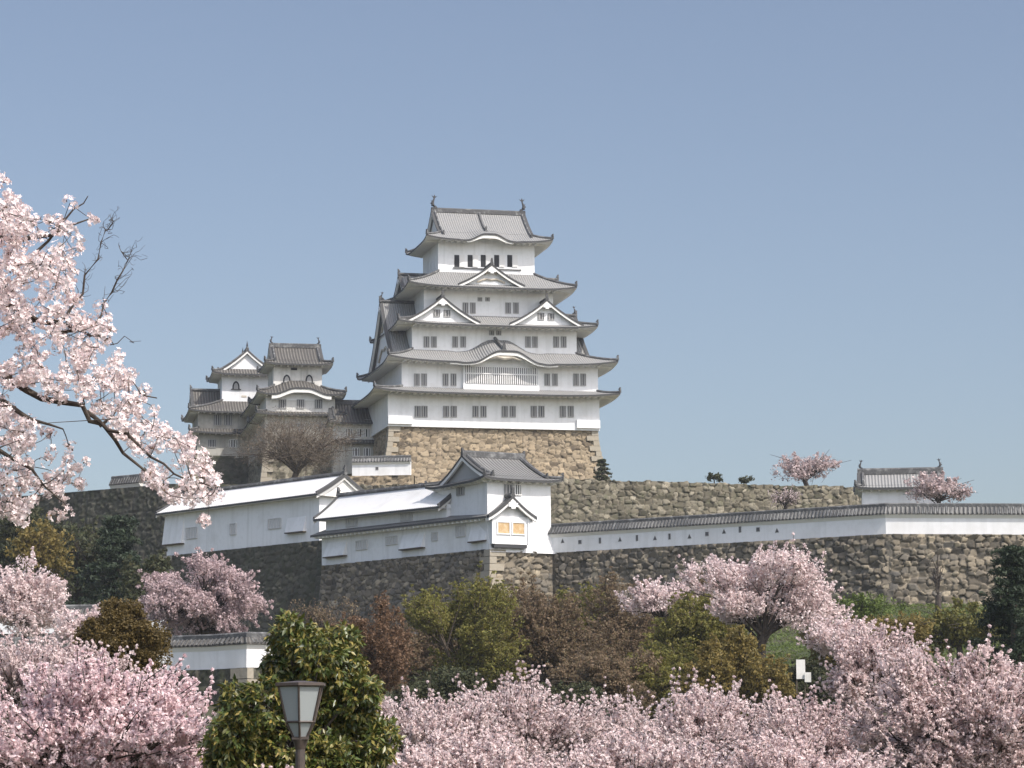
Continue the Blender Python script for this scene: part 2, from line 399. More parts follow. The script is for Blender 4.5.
# ------------------------------------------------------------------ castle building kit
def fr(origin, yaw):
    return dict(o=Vector(origin), yaw=yaw, M=Matrix.Translation(origin) @ Matrix.Rotation(yaw, 4, 'Z'))
def hit(f, b, px, py, side=False):
    """local (x, z) where a pixel's ray meets the local plane y=-b (or (y, z) on x=-b when side)"""
    Mi = f['M'].inverted(); o = Mi @ Vector((0, 0, CAM_Z)); d = (Mi.to_3x3() @ ray(px, py))
    if side:
        t = (-b - o.x) / d.x; return o.y + d.y * t, o.z + d.z * t
    t = (-b - o.y) / d.y; return o.x + d.x * t, o.z + d.z * t
def lz(f, b, py, px=None):
    if px is None:
        return hit(f, b, 512 + f['o'].x / f['o'].y * F, py)[1]
    return hit(f, b, px, py)[1]
def rotk(k): return Matrix.Rotation(k * math.pi / 2, 4, 'Z')

def eaves(root_roof, a, b, aw, bw, ze, up, hump=None, dx=0, edge=.25, raft=.9, edge_mat=None, soff=SOFFIT, lift=.15):
    """dark tile edge and plastered underside with rafters round a rectangular eave"""
    E = MB(); So = MB()
    for k in range(4):
        T = rotk(k); E.T = Matrix.Translation((dx, 0, 0)) @ T; So.T = E.T
        L, D = (a, b) if k % 2 == 0 else (b, a); LW, DW = (aw, bw) if k % 2 == 0 else (bw, aw)
        n = 72 if (hump and k == 0) else 20
        def ez(s): return ze + up * abs(s) ** 5 + (hump(s * L) if (hump and k == 0) else 0)
        def lower(u, v):
            s = 2 * u - 1; return (s * L, -D + .02 * (1 - v), ez(s) - edge * (1 - v))
        E.grid(lower, n, 1)
        def under(u, v):
            s = 2 * u - 1
            return (s * (L + (LW - L) * v), -(D + (DW - D) * v), (ez(s) - edge) * (1 - v) + (ze - edge + lift * (D - DW) + (hump(s * L) if (hump and k == 0) else 0)) * v)
        So.grid(under, n, 2, flip=True)
        m = max(4, int(2 * LW / raft))
        for i in range(m + 1):
            s = -1 + 2 * i / m; x = s * LW
            z0 = ez(x / L) - edge; z1 = ze - edge + lift * (D - DW) + (hump(x) if (hump and k == 0) else 0)
            y0, y1 = -(D - .35), -DW; zz = z0 + (z1 - z0) * .35 / max(.4, D - DW)
            w2 = .1
            pts = [(x - w2, y0, zz - .15), (x + w2, y0, zz - .15), (x + w2, y1, z1 - .3), (x - w2, y1, z1 - .3)]
            tp = [(x - w2, y0, zz + .05), (x + w2, y0, zz + .05), (x + w2, y1, z1 + .05), (x - w2, y1, z1 + .05)]
            So.poly(pts[::-1]); So.poly([pts[0], pts[1], tp[1], tp[0]]); So.poly([pts[1], pts[2], tp[2], tp[1]]); So.poly([pts[3], pts[0], tp[0], tp[3]])
    E.build('eave_tiles', edge_mat or TILE_EDGE, root_roof); So.build('soffit', soff, root_roof)

def oni(b, p, d, h=.7):
    """upturned end-tile ornament at p facing plan direction d"""
    p = Vector(p); d = Vector((d[0], d[1], 0)).normalized(); s = Vector((-d.y, d.x, 0))
    for sc, z0, z1 in ((.34, -.15, .45 * h), (.22, .45 * h, h)):
        lo = [p + s * sc * h + Vector((0, 0, z0)), p - s * sc * h + Vector((0, 0, z0)), p - s * sc * h - d * .35 + Vector((0, 0, z0)), p + s * sc * h - d * .35 + Vector((0, 0, z0))]
        hi = [q * .5 + (p + d * .12) * .5 + Vector((0, 0, z1 - (q.z + p.z) * .5 + p.z)) for q in lo]
        b.poly(hi)
        for i in range(4): b.poly([lo[i], lo[(i + 1) % 4], hi[(i + 1) % 4], hi[i]])

def skirt(parent, a, b, a2, b2, ze, zt, up, aw, bw, dx=0, dx2=None, tile=None, hump=None, hump_back=1.0, ridge_r=.2, n_oni=True, soff=SOFFIT):
    tile = tile or TILE_PALE
    if dx2 is None: dx2 = dx
    t = MB(); rds = []
    prof = lambda v: v * (.72 + .28 * v)
    for k in range(4):
        t.T = rotk(k)
        L, D, L2, D2 = (a, b, a2, b2) if k % 2 == 0 else (b, a, b2, a2)
        h = hump if k == 0 else None
        def fn(u, v):
            s = 2 * u - 1; x = s * (L + (L2 - L) * v)
            z = ze + (zt - ze) * prof(v) + up * abs(s) ** 5 * (1 - v) ** 1.5
            if h: z += h(x) * (1 - v * (1 - hump_back))
            sh = (dx + (dx2 - dx) * v)
            o = Vector((x, -(D + (D2 - D) * v), z))
            # undo rotation of the offset so that the centre shift stays along x
            return o + (rotk(-k) @ Vector((sh, 0, 0)))
        t.grid(fn, 80 if h else 24, 6, uvfn=lambda u, v, p: (p[0], v * (D - D2) * 1.2))
        # hip ridge on the left end of each side
        pts = [rotk(k) @ (fn(0, v / 8) + Vector((0, 0, .12))) for v in range(9)]
        rd = MB(); rd.tube(pts, ridge_r, 6); rds.append(rd)
        if n_oni:
            dd = pts[0] - pts[3]; oni(rd, pts[0] + Vector((0, 0, .05)), (dd.x, dd.y), .62)
    r = t.build('roof', tile, parent, smooth=True)
    for rd in rds: rd.build('hip_ridge', RIDGE, r)
    eaves(r, a, b, aw, bw, ze, up, hump, dx=dx, soff=soff)
    return r

def gable(roof, cx, hw, zb, za, yf, yb, k=0, tile=None, win=True, barge=.34, face=PLASTER, carved=False, orn=True, dark_edge=True):
    """triangular dormer gable on side k of a roof: slopes, barge boards, pediment, ridge, ornament"""
    tile = tile or TILE_PALE
    T = rotk(k)
    g = lambda s: 1.32 * s - .32 * s * s
    t = MB(); t.T = T
    for sg in (-1, 1):
        def fn(u, v): return (cx + sg * hw * v, yf + (yb - yf) * u, za - (za - zb) * g(v))
        t.grid(fn, 10, 8, uvfn=lambda u, v, p: (p[1], v * hw), flip=(sg > 0))
    rt = t.build('gable_roof', tile, roof, smooth=True)
    e = MB(); e.T = T; bb = MB(); bb.T = T
    for sg in (-1, 1):
        def z(v): return za - (za - zb) * g(v)
        n = 10
        for i in range(n):
            v0, v1 = i / n, (i + 1) / n
            x0, x1 = cx + sg * hw * v0, cx + sg * hw * v1
            for (M_, top, bot, y0, y1) in ((e, .16, -.14, yf - .06, yf + .45), (bb, -.14, -.14 - barge, yf, yf + .25)):
                A = [(x0, y0, z(v0) + top), (x1, y0, z(v1) + top), (x1, y0, z(v1) + bot), (x0, y0, z(v0) + bot)]
                B = [(p[0], y1, p[2]) for p in A]
                if sg > 0: A, B = A, B
                M_.poly(A if sg < 0 else A[::-1]); M_.poly([A[0], A[1], B[1], B[0]]); M_.poly([A[3], A[2], B[2], B[3]]); M_.poly([A[1], A[2], B[2], B[1]])
    e.build('verge_tiles', TILE_EDGE, roof); bb.build('barge_board', SOFFIT, roof)
    pd = MB(); pd.T = T; n = 10; y = yf + .75
    for sg in (-1, 1):
        for i in range(n):
            v0, v1 = i / n, (i + 1) / n
            A = [(cx + sg * hw * v0, y, za - (za - zb) * g(v0) - .1), (cx + sg * hw * v1, y, za - (za - zb) * g(v1) - .1), (cx + sg * hw * v1, y, zb - .4), (cx + sg * hw * v0, y, zb - .4)]
            pd.poly(A)
    pd.build('pediment', face, roof)
    if carved:
        cv = MB(); cv.T = T
        cv.tube([(cx - .18 * hw, y - .15, za - .42 * (za - zb)), (cx, y - .15, za - .30 * (za - zb)), (cx + .18 * hw, y - .15, za - .42 * (za - zb))], .16, 5)
        cv.tube([(cx - .42 * hw, y - .15, zb + .16 * (za - zb)), (cx - .15 * hw, y - .15, zb + .32 * (za - zb)), (cx, y - .15, zb + .28 * (za - zb)), (cx + .15 * hw, y - .15, zb + .32 * (za - zb)), (cx + .42 * hw, y - .15, zb + .16 * (za - zb))], .14, 5)
        cv.build('gable_carving', CARVED, roof)
    pn = MB(); pn.T = T                                     # pendant under the apex
    pn.box((cx, yf - .06, za - barge - .55), (.5, .12, .8)); pn.box((cx - .38, yf - .06, za - barge - .55), (.35, .1, .4)); pn.box((cx + .38, yf - .06, za - barge - .55), (.35, .1, .4))
    pn.build('gable_pendant', PLASTER, roof)
    if win:
        for sx in (-.75, .75):
            o = window(roof, 0, 0, 0, .8, .9, 2); o.matrix_local = T @ Matrix.Translation((cx + sx * min(1, hw / 5), y - .03, zb + .36 * (za - zb)))
    rd = MB(); rd.T = T
    rd.tube([(cx, yf - .05, za + .22), (cx, yb, za + .22)], .26, 6)
    if orn: oni(rd, (cx, yf - .05, za + .2), (0, -1), .8)
    rd.build('gable_ridge', RIDGE if not orn else RIDGE, roof)

WCACHE = {}
def window(parent, x, y, z, w, h, bars=3, rz=0, kind='shade'):
    key = (round(w, 2), round(h, 2), bars, kind)
    if key not in WCACHE:
        b = MB(); b.box((0, .02, 0), (w, .04, h)); o = b.build('window', dict(shade=SHADE, dark=DARK, pale=PALE_PANEL)[kind])
        f = MB(); t = .09
        f.box((-w / 2 - t / 2, -.03, 0), (t, .14, h + 2 * t)); f.box((w / 2 + t / 2, -.03, 0), (t, .14, h + 2 * t))
        f.box((0, -.03, h / 2 + t / 2), (w - .002, .14, t)); f.box((0, -.03, -h / 2 - t / 2), (w - .002, .14, t))
        for i in range(bars):
            f.box((-w / 2 + w * (i + .5) / bars, -.035, 0), (w / bars * .45, .06, h - .004))
        fo = f.build('window_bars', BAR if kind == 'shade' else BAR_W if kind == 'dark' else PALE_PANEL, o)
        WCACHE[key] = (o, fo); first = True
    else:
        a, c = WCACHE[key]; o = a.copy(); C.objects.link(o); fo = c.copy(); C.objects.link(fo); fo.parent = o
    o.parent = parent; o.location = (x, y, z); o.rotation_euler = (0, 0, rz)
    return o

def shachi(parent, p, sgn, h=2.0, T=None):
    """fish finial: head down on the ridge, tail curling up"""
    b = MB(); b.T = (T or Matrix.Identity(4)) @ Matrix.Translation(p) @ Matrix.Diagonal((sgn * h / 2, h / 2, h / 2, 1))
    b.tube([(-.42, 0, .1), (-.15, 0, .2), (.08, 0, .45), (.12, 0, .8), (.0, 0, 1.15), (-.12, 0, 1.45), (-.1, 0, 1.65)], [.2, .28, .27, .2, .14, .09, .05], 8)
    b.poly([(-.12, 0, 1.4), (-.62, .04, 1.85), (-.3, .04, 1.7), (-.15, .03, 2.0), (.0, .03, 1.7), (.3, .02, 1.95), (0, 0, 1.45)])
    b.poly([(-.12, -.02, 1.4), (0, -.02, 1.45), (.3, -.0, 1.95), (.0, -.03, 1.7), (-.15, -.03, 2.0), (-.3, -.04, 1.7), (-.62, -.04, 1.85)])
    b.poly([(.2, .02, .5), (.5, .02, .75), (.25, .02, .9), (.4, .02, 1.2), (.1, .02, 1.0)]); b.poly([(.1, -.02, 1.0), (.4, -.02, 1.2), (.25, -.02, .9), (.5, -.02, .75), (.2, -.02, .5)])
    b.box((-.1, 0, 0), (.8, .5, .3))
    b.build('fish_finial', BRONZE, parent)

def irimoya(parent, a, b, aw, bw, ze, zr, lg, up, swap=False, tile=None, hump=None, ridge_h=.5, fish=2.0, gface=PLASTER, center_ridge=False, dx=0, oni_h=.6, soff=SOFFIT):
    """hip-and-gable roof, ridge along local x (or y when swap)"""
    tile = tile or TILE_PALE
    T = Matrix.Translation((dx, 0, 0)) @ (rotk(1) if swap else Matrix.Identity(4))
    aa, bb_, aaw, bbw = (b, a, bw, aw) if swap else (a, b, aw, bw)
    pf = lambda t: t * (.62 + .38 * t)
    Z = lambda t: ze + (zr - ze) * pf(t)
    tg = min(.75, (aa - lg) / bb_); lv = lg + .45
    t = MB(); t.T = T; rds = []; gabs = []
    def nrd(nm): rd = MB(); rd.T = T; rds.append((nm, rd)); return rd
    def hmp(x, tt, sg): return hump(x) * max(0, 1 - tt / .6) ** 1.2 if (hump and sg < 0 and not swap) else 0
    for sg in (-1, 1):
        def lowf(u, v):
            s = 2 * u - 1; tt = v * tg; x = s * (aa + (lg - aa) * v)
            return (x, sg * bb_ * (1 - tt), Z(tt) + up * abs(s) ** 5 * (1 - v) ** 1.5 + hmp(x, tt, sg))
        def upf(u, v):
            s = 2 * u - 1; tt = tg + (1 - tg) * v; x = s * lv
            return (x, sg * bb_ * (1 - tt), Z(tt) + .02 + hmp(x, tt, sg))
        uvf = lambda u, v, p: (p[0], p[1])
        n = 48 if hump else 24
        t.grid(lowf, n, 5, uvf, flip=sg > 0); t.grid(upf, n, 7, uvf, flip=sg > 0)
        def sidef(u, v):
            s = 2 * u - 1; tt = v * tg; y = s * bb_ * (1 - tt)
            return (sg * (aa + (lg - aa) * v), y, Z(tt) + up * abs(s) ** 5 * (1 - v) ** 1.5)
        t.grid(sidef, 20, 5, lambda u, v, p: (p[1], p[0]), flip=sg < 0)
        # gable wall and verge
        n = 8; e, gw, br = MB(), MB(), MB(); e.T = gw.T = br.T = T; gabs.append((e, gw, br))
        for s2 in (-1, 1):
            for i in range(n):
                t0, t1 = tg + (1 - tg) * i / n, tg + (1 - tg) * (i + 1) / n
                y0, y1 = s2 * bb_ * (1 - t0), s2 * bb_ * (1 - t1)
                gw.poly([(sg * (lg - .05), y0, Z(tg) - .3), (sg * (lg - .05), y1, Z(tg) - .3), (sg * (lg - .05), y1, Z(t1) - .05), (sg * (lg - .05), y0, Z(t0) - .05)])
                for (mb, tp, bt, x0, x1) in ((e, .12, -.1, lv - .35, lv + .05), (br, -.1, -.45, lv - .25, lv)):
                    A = [(sg * x1, y0, Z(t0) + tp), (sg * x1, y1, Z(t1) + tp), (sg * x1, y1, Z(t1) + bt), (sg * x1, y0, Z(t0) + bt)]
                    B = [(sg * x0, q[1], q[2]) for q in A]
                    mb.poly(A); mb.poly([A[0], A[1], B[1], B[0]]); mb.poly([A[3], A[2], B[2], B[3]])
            # descending ridges and hip ridges
            for sx in (-1, 1):
                pts = [(sx * (lv - .55), s2 * bb_ * (1 - tt), Z(tt) + .18 + hmp(sx * lv, tt, s2)) for tt in [1 - (1 - tg * .55) * q / 8 for q in range(9)]]
                if sg > 0:
                    rd = nrd('descending_ridge'); rd.tube(pts, .19, 6); oni(rd, pts[-1], (0, s2), oni_h)
                    hp = [(sx * (aa + (lg - aa) * v), s2 * bb_ * (1 - v * tg), Z(v * tg) + up * (1 - v) ** 1.5 + .12) for v in [q / 6 for q in range(7)]]
                    rd = nrd('hip_ridge'); rd.tube(hp, .18, 6); oni(rd, hp[0], (sx, s2), oni_h)
    if center_ridge:
        pts = [(0, -bb_ * (1 - tt), Z(tt) + .18 + hmp(0, tt, -1)) for tt in [1 - .66 * q / 8 for q in range(9)]]
        rd = nrd('descending_ridge'); rd.tube(pts, .17, 6); oni(rd, pts[-1], (0, -1), oni_h)
    r = t.build('roof', tile, parent, smooth=True)
    for e, gw, br in gabs: e.build('verge_tiles', TILE_EDGE, r); gw.build('pediment', gface, r); br.build('barge_board', SOFFIT, r)
    for nm, rd in rds: rd.build(nm, RIDGE, r)
    mr = MB(); mr.T = T
    mr.box((0, 0, zr + ridge_h * .5 - .08), (2 * lv, .5, ridge_h)); mr.tube([(-lv, 0, zr + ridge_h - .05), (lv, 0, zr + ridge_h - .05)], .2, 6)
    mr.build('main_ridge', RIDGE, r)
    if fish:
        for sx in (-1, 1): shachi(r, (sx * (lv - .35), 0, zr + ridge_h), -sx if False else sx, fish, T)
    else:
        for sx in (-1, 1): om = MB(); om.T = T; oni(om, (sx * lv, 0, zr + .1), (sx, 0), .8); om.build('ridge_end_tile', BRONZE, r)
    # eaves (built unswapped in local axes)
    eaves(r, a, b, aw, bw, ze, up, hump if not swap else None, dx=dx, soff=soff)
    return r

def wallbox(parent, a, b, z0, z1, dx=0, m=PLASTER, name='wall'):
    b_ = MB(); b_.box((dx, 0, (z0 + z1) / 2), (2 * a, 2 * b, z1 - z0)); return b_.build(name, m, parent)

# ------------------------------------------------------------------ spring haze
def add_haze(density):
    hm_ = bpy.data.materials.new('thin_haze'); hm_.use_nodes = True; n = hm_.node_tree.nodes; n.clear()
    vo = n.new('ShaderNodeVolumePrincipled'); vo.inputs['Density'].default_value = density; vo.inputs['Color'].default_value = (.86, .91, 1, 1); vo.inputs['Anisotropy'].default_value = .0
    ou = n.new('ShaderNodeOutputMaterial'); hm_.node_tree.links.new(vo.outputs[0], ou.inputs['Volume'])
    b = MB(); b.box((0, 240, 47), (560, 560, 100)); o = b.build('haze', hm_); tag(o, kind='stuff')
add_haze(.0001)

# ================================================================== MAIN KEEP
th = R(13.5)
kz = P(480, 428, 400).z
KO = P(479.5, 428, 411); KO.z = kz
keep = thing('main_keep', 'tall white five tiered castle keep crowning the hill, with curved grey roofs and gables', 'castle keep', KO, th)
KF = fr(KO, th)
A_ = [15.65, 14.6, 12.3, 9.7, 7.28]; B_ = [11.2, 10.0, 8.4, 7.0, 5.5]; DX = [-.3, .9, .45, -.1, -.05]
OV = [2.5, 2.45, 2.6, 2.9, 2.25]; YB = [428, 388, 350.5, 315, 272]; YE = [392.8, 361.5, 324.5, 286.5, 239.5]; UP = [.55, .75, .5, .55, .55]
ZB = [lz(KF, B_[i], YB[i]) for i in range(5)]; ZE = [lz(KF, B_[i] + OV[i], YE[i]) for i in range(5)]
ZRIDGE = lz(KF, 0, 213.5)
def bell(c, wd, h):                            # karahafu curve: swell with reversed flanks
    def f(x):
        q = abs(x - c) / wd
        if q >= 1.35: return 0
        if q >= .95: return -.07 * h * math.sin(math.pi * (q - .95) / .4)
        t = q / .95; t = max(0, (t - .2) / .8)
        return h * (1 - t * t * (3 - 2 * t))
    return f
HUMP2 = bell(.5, 5.4, 1.75); HUMP5 = bell(0, 3.5, 1.0)
roofs = []
for i in range(5):
    top = ZE[i] + .15
    wallbox(keep, A_[i], B_[i], ZB[i] - (.5 if i else 0), top, DX[i])
    if i < 4:
        r = skirt(keep, A_[i] + OV[i], B_[i] + OV[i], A_[i + 1] - .2, B_[i + 1] - .2, ZE[i], ZB[i + 1], UP[i], A_[i] - .05, B_[i] - .05, DX[i], DX[i + 1],
                  hump=HUMP2 if i == 1 else None)
    else:
        r = irimoya(keep, A_[4] + OV[4], B_[4] + OV[4], A_[4] - .05, B_[4] - .05, ZE[4], ZRIDGE, 6.75, UP[4], hump=HUMP5, center_ridge=True, fish=2.1)
    roofs.append(r)
# curved gable infill under the big swelling eave and the small top one
for (i, hm, wd) in ((1, HUMP2, 8.0), (4, HUMP5, 3.4)):
    pm = MB(); y = -(B_[i] + (.65 if i == 1 else .04)); n = 24
    for q in range(n):
        x0, x1 = -wd + 2 * wd * q / n, -wd + 2 * wd * (q + 1) / n
        lo = ZE[i] - .5
        if hm(x0) + hm(x1) > .05:
            pm.poly([(x0 + DX[i], y, lo), (x1 + DX[i], y, lo), (x1 + DX[i], y, ZE[i] + hm(x1)), (x0 + DX[i], y, ZE[i] + hm(x0))])
    pm.build('curved_pediment', PLASTER, roofs[i])
    bm = MB(); yy = -(B_[i] + OV[i]) + .12; n = 32         # barge board following the curve
    for q in range(n):
        x0, x1 = -wd + 2 * wd * q / n, -wd + 2 * wd * (q + 1) / n
        t0 = .14 + .3 * hm(x0) / hm(DX[i] * 0 + (.5 if i == 1 else 0)); z0, z1 = ZE[i] - .30 + hm(x0), ZE[i] - .30 + hm(x1)
        bm.poly([(x0 + DX[i], yy, z0 - t0), (x1 + DX[i], yy, z1 - t0), (x1 + DX[i], yy, z1), (x0 + DX[i], yy, z0)])
        bm.poly([(x0 + DX[i], yy, z0 - t0), (x0 + DX[i], yy + .25, z0 - t0), (x1 + DX[i], yy + .25, z1 - t0), (x1 + DX[i], yy, z1 - t0)])
    bm.build('curved_barge_board', SOFFIT, roofs[i])
    cv = MB(); c0 = DX[i]; h0 = hm(0); k = wd / 8
    cv.tube([(c0 - 2.6 * k, yy + .3, ZE[i] + h0 - 1.35 * max(.6, k)), (c0 - 1.2 * k, yy + .3, ZE[i] + h0 - .95 * max(.7, k)), (c0, yy + .25, ZE[i] + h0 - 1.15 * max(.7, k)), (c0 + 1.2 * k, yy + .3, ZE[i] + h0 - .95 * max(.7, k)), (c0 + 2.6 * k, yy + .3, ZE[i] + h0 - 1.35 * max(.6, k))], [.1, .22 * max(.6, k), .32 * max(.6, k), .22 * max(.6, k), .1], 6)
    cv.build('gable_carving', CARVED, roofs[i])
rr = MB(); rr.tube([(DX[1], -(B_[1] + OV[1]) + .1, ZE[1] + 1.75 + .2), (DX[2], -(B_[2]), ZB[2] + 1.75 + .15)], .24, 6); oni(rr, (DX[1], -(B_[1] + OV[1]), ZE[1] + 1.9), (0, -1), 1.0)
rr.build('curved_gable_ridge', RIDGE, roofs[1])
# triangular gables
g3y = -(B_[2] + OV[2]) + .3
for gx_ in (-7.75, 7.75):
    gable(roofs[2], gx_, 5.55, ZE[2] + .35, lz(KF, B_[2] + 2.2, 298), g3y, -B_[3] + .4)
gable(roofs[3], -.2, 4.95, ZE[3] + .35, lz(KF, B_[3] + 2.4, 264.5), -(B_[3] + OV[3]) + .3, -B_[4] + .3, win=False, carved=True)
for k in (3, 1):                                # great west and east gables through the second roof
    gable(roofs[1], 0, 9.6, ZE[1] + .3, lz(KF, 0, 306 if k == 3 else 314), -15.0, -9.0, k=k, win=False, carved=True, barge=.5)
    gable(roofs[3], 0, 3.6, ZE[3] + .3, ZE[3] + 3.0, -(A_[3] + OV[3]) + .4, -A_[4] + .3, k=k, win=False, barge=.35)
for k, sx in ((3, -1), (1, 1)):
    shachi(roofs[1], (sx * 14.7, 0, lz(KF, 0, 306 if k == 3 else 314) + .4), sx, 1.3)
# windows by storey
def wrow(i, pxs, y0, y1, w=.62, bars=2, kind='shade'):
    for px in pxs:
        x, zt_ = hit(KF, B_[i], px, y0); _, zb_ = hit(KF, B_[i], px, y1)
        window(keep, x, -B_[i] - .045, (zt_ + zb_) / 2, w, zt_ - zb_, bars, 0, kind)
wrow(0, [417.6, 424.4, 446, 453.7, 475.4, 483.3, 504.7, 512.6, 533.7, 541.3, 562.7, 570.6], 406.5, 416.7, .72)
wrow(1, [416.8, 424, 445.5, 453.4, 547, 554.8, 575.9, 583], 374.2, 385.4, .66)
wrow(2, [426.4, 433.8, 455, 463, 527.8, 534.8, 556, 563.5], 337, 347, .66)
wrow(3, [465.4, 472.7, 508, 515.8], 303.2, 313, .66)
wrow(3, [479.8, 487.4], 298, 300.8, .5, 2)
wrow(2, [491.5, 498.5], 331.2, 334.8, .6, 2)
for px in (456.7, 470, 483.1, 496.5, 509.6):    # top-storey openings, each with a white shutter slid aside
    x, zt_ = hit(KF, B_[4], px, 255); _, zb_ = hit(KF, B_[4], px, 267)
    b = MB(); b.box((x, -B_[4] - .01, (zt_ + zb_) / 2), (.72, .05, zt_ - zb_)); o = b.build('window', DARK, keep)
    b = MB(); b.box((x + .78, -B_[4] - .06, (zt_ + zb_) / 2), (.78, .12, zt_ - zb_)); b.box((x + .78, -B_[4] - .13, (zt_ + zb_) / 2), (.6, .03, zt_ - zb_ - .25)); b.build('shutter', BAR_W, o)
x0, zs_ = hit(KF, B_[4], 453, 267.8); x1, _ = hit(KF, B_[4], 521, 267.8)
b = MB(); b.box(((x0 + x1) / 2, -B_[4] - .1, zs_), (x1 - x0, .2, .12)); b.build('window_sill', RIDGE, keep)
for yy in (-2.7, -.4, 1.9):
    zt_ = hit(KF, B_[4], 456, 255)[1]; b = MB(); b.box((-A_[4] - .01, yy, zt_ - .9), (.06, 1.3, 1.7)); o = b.build('window', DARK, keep)
    b = MB(); b.box((-A_[4] - .05, yy - 1.0, zt_ - .9), (.1, .6, 1.7)); b.build('shutter', PLASTER, o)
for px in (480, 484):                           # small vents under the top gable
    pass
# projecting lattice bay under the big curved gable
xl, zt_ = hit(KF, B_[1] + .7, 465.5, 364.5); xr, zb_ = hit(KF, B_[1] + .7, 537.5, 385)
b = MB(); zc = (zt_ + zb_) / 2
b.box(((xl + xr) / 2, -B_[1] - .3, (ZB[1] - .1 + zt_ + .4) / 2), (xr - xl + .6, .6, zt_ + .4 - ZB[1] + .5)); bay = b.build('lattice_bay', PLASTER, keep)
b = MB(); b.box(((xl + xr) / 2, -B_[1] - .61, zc), (xr - xl, .04, zt_ - zb_)); b.build('lattice_recess', SHADE, bay)
b = MB(); nb = 34
for i in range(nb): b.box((xl + (xr - xl) * (i + .5) / nb, -B_[1] - .68, zc), ((xr - xl) / nb * .5, .1, zt_ - zb_))
b.box(((xl + xr) / 2, -B_[1] - .72, zc + .1), (xr - xl, .14, .16))
b.build('lattice_bars', BAR_W, bay)
# corner stone-drop boxes and ledges on the ground storey
for sx in (-1, 1):
    b = MB(); b.box((DX[0] + sx * (A_[0] - 1.75), -B_[0] - .18, ZB[0] + .9), (3.5, .36, 1.2), taper=1.0); b.build('stone_drop_box', PLASTER, keep)

# keep stone base
kb = MB()
def kl(x, y): q = KF['M'] @ Vector((x, y, 0)); return (q.x, q.y)
a0, b0 = A_[0] - .55, B_[0] - .6
KB = stone_wall('keep_stone_base', 'high tan stone base with curved corner carrying the main keep', [kl(-a0 - .3, b0), kl(-a0 - .3, -b0), kl(a0 - .3, -b0), kl(a0 - .3, b0)], kz - .01, Z_UP - .5, 4.3, .9, .125, STONE_KEEP, seed=3, cap=3, curve=1.7, depth=.16, corners=(1, 2))

# ================================================================== WEST SMALL KEEP
wy = R(11)
WO = P(294, 412, 414); WF = fr(WO, wy)
wk = thing('small_keep', 'small keep with twin arched windows nearest the main keep, dark tiled two tier roof', 'small keep', WO, wy)
z_ = lambda f, b, y: lz(f, b, y)
bw1, bw2 = 5.0, 3.8
ze2 = z_(WF, bw2 + 1.5, 363.5); zr2 = z_(WF, 0, 347.5); ze1 = z_(WF, bw1 + 1.5, 393.5); zb2 = z_(WF, bw2, 386); zb1 = z_(WF, bw1, 411.5)
def cxw(f, b, l, r_, y): return hit(f, b, l, y)[0], hit(f, b, r_, y)[0]
l2, r2 = cxw(WF, bw2, 273.5, 322, 375); l1, r1 = cxw(WF, bw1, 266, 335, 405)
c2, h2, c1, h1 = (l2 + r2) / 2, (r2 - l2) / 2, (l1 + r1) / 2, (r1 - l1) / 2
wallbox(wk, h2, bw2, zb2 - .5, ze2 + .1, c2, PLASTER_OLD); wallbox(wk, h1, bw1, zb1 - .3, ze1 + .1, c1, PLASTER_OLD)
irimoya(wk, h2 + 1.5, bw2 + 1.5, h2 - .03, bw2 - .03, ze2, zr2, h2 - .15, .4, tile=TILE_DARK, fish=1.2, dx=c2, oni_h=.55)
HW = bell(0, 4.3, .95)
rw = skirt(wk, h1 + 1.5, bw1 + 1.5, h2 - .2, bw2 - .2, ze1, zb2, .4, h1 - .03, bw1 - .03, c1, c2, tile=TILE_DARK, hump=HW)
bm = MB(); pm = MB(); yy = -(bw1 + 1.5) + .1
for q in range(24):
    x0, x1 = -4.4 + 8.8 * q / 24, -4.4 + 8.8 * (q + 1) / 24
    bm.poly([(c1 + x0, yy, ze1 - .75 + HW(x0)), (c1 + x1, yy, ze1 - .75 + HW(x1)), (c1 + x1, yy, ze1 - .28 + HW(x1)), (c1 + x0, yy, ze1 - .28 + HW(x0))])
    pm.poly([(c1 + x0, -bw1 - .02, ze1 - .8), (c1 + x1, -bw1 - .02, ze1 - .8), (c1 + x1, -bw1 - .02, ze1 + HW(x1)), (c1 + x0, -bw1 - .02, ze1 + HW(x0))])
bm.build('curved_barge_board', SOFFIT, rw); pm.build('curved_pediment', PLASTER, rw)
def arch_window(par, f, b, px, y0, y1, w):
    x, zt_ = hit(f, b, px, y0); _, zb_ = hit(f, b, px, y1); h = zt_ - zb_
    m = MB(); y = -b - .02
    out = [(-.5, 0), (.5, 0), (.47, .45), (.36, .75), (.18, .93), (0, 1), (-.18, .93), (-.36, .75), (-.47, .45)]
    m.poly([(x + q[0] * w, y, zb_ + q[1] * h) for q in out]); o = m.build('arched_window', DARK, par)
    m = MB(); m.poly([(x + q[0] * w * .62, y - .04, zb_ + q[1] * h * .78) for q in out]); m.build('window_panel', BAR, o)
    m = MB(); m.box((x, y - .06, zb_ - .08), (w * 1.35, .22, .14)); m.build('window_sill', TILE_EDGE, o)
arch_window(wk, WF, bw2, 286.8, 374.5, 382.5, 1.15); arch_window(wk, WF, bw2, 309.2, 374.5, 382.5, 1.15)
for px in (282.4, 300.5, 318.5):
    x, zt_ = hit(WF, bw1, px, 400); _, zb_ = hit(WF, bw1, px, 408); window(wk, x, -bw1 - .045, (zt_ + zb_) / 2, .95, zt_ - zb_, 3)
x, zt_ = hit(WF, bw2, 294, 369); b = MB(); b.box((x, -bw2 - .02, zt_), (.9, .06, .35)); b.build('vent', DARK, wk)
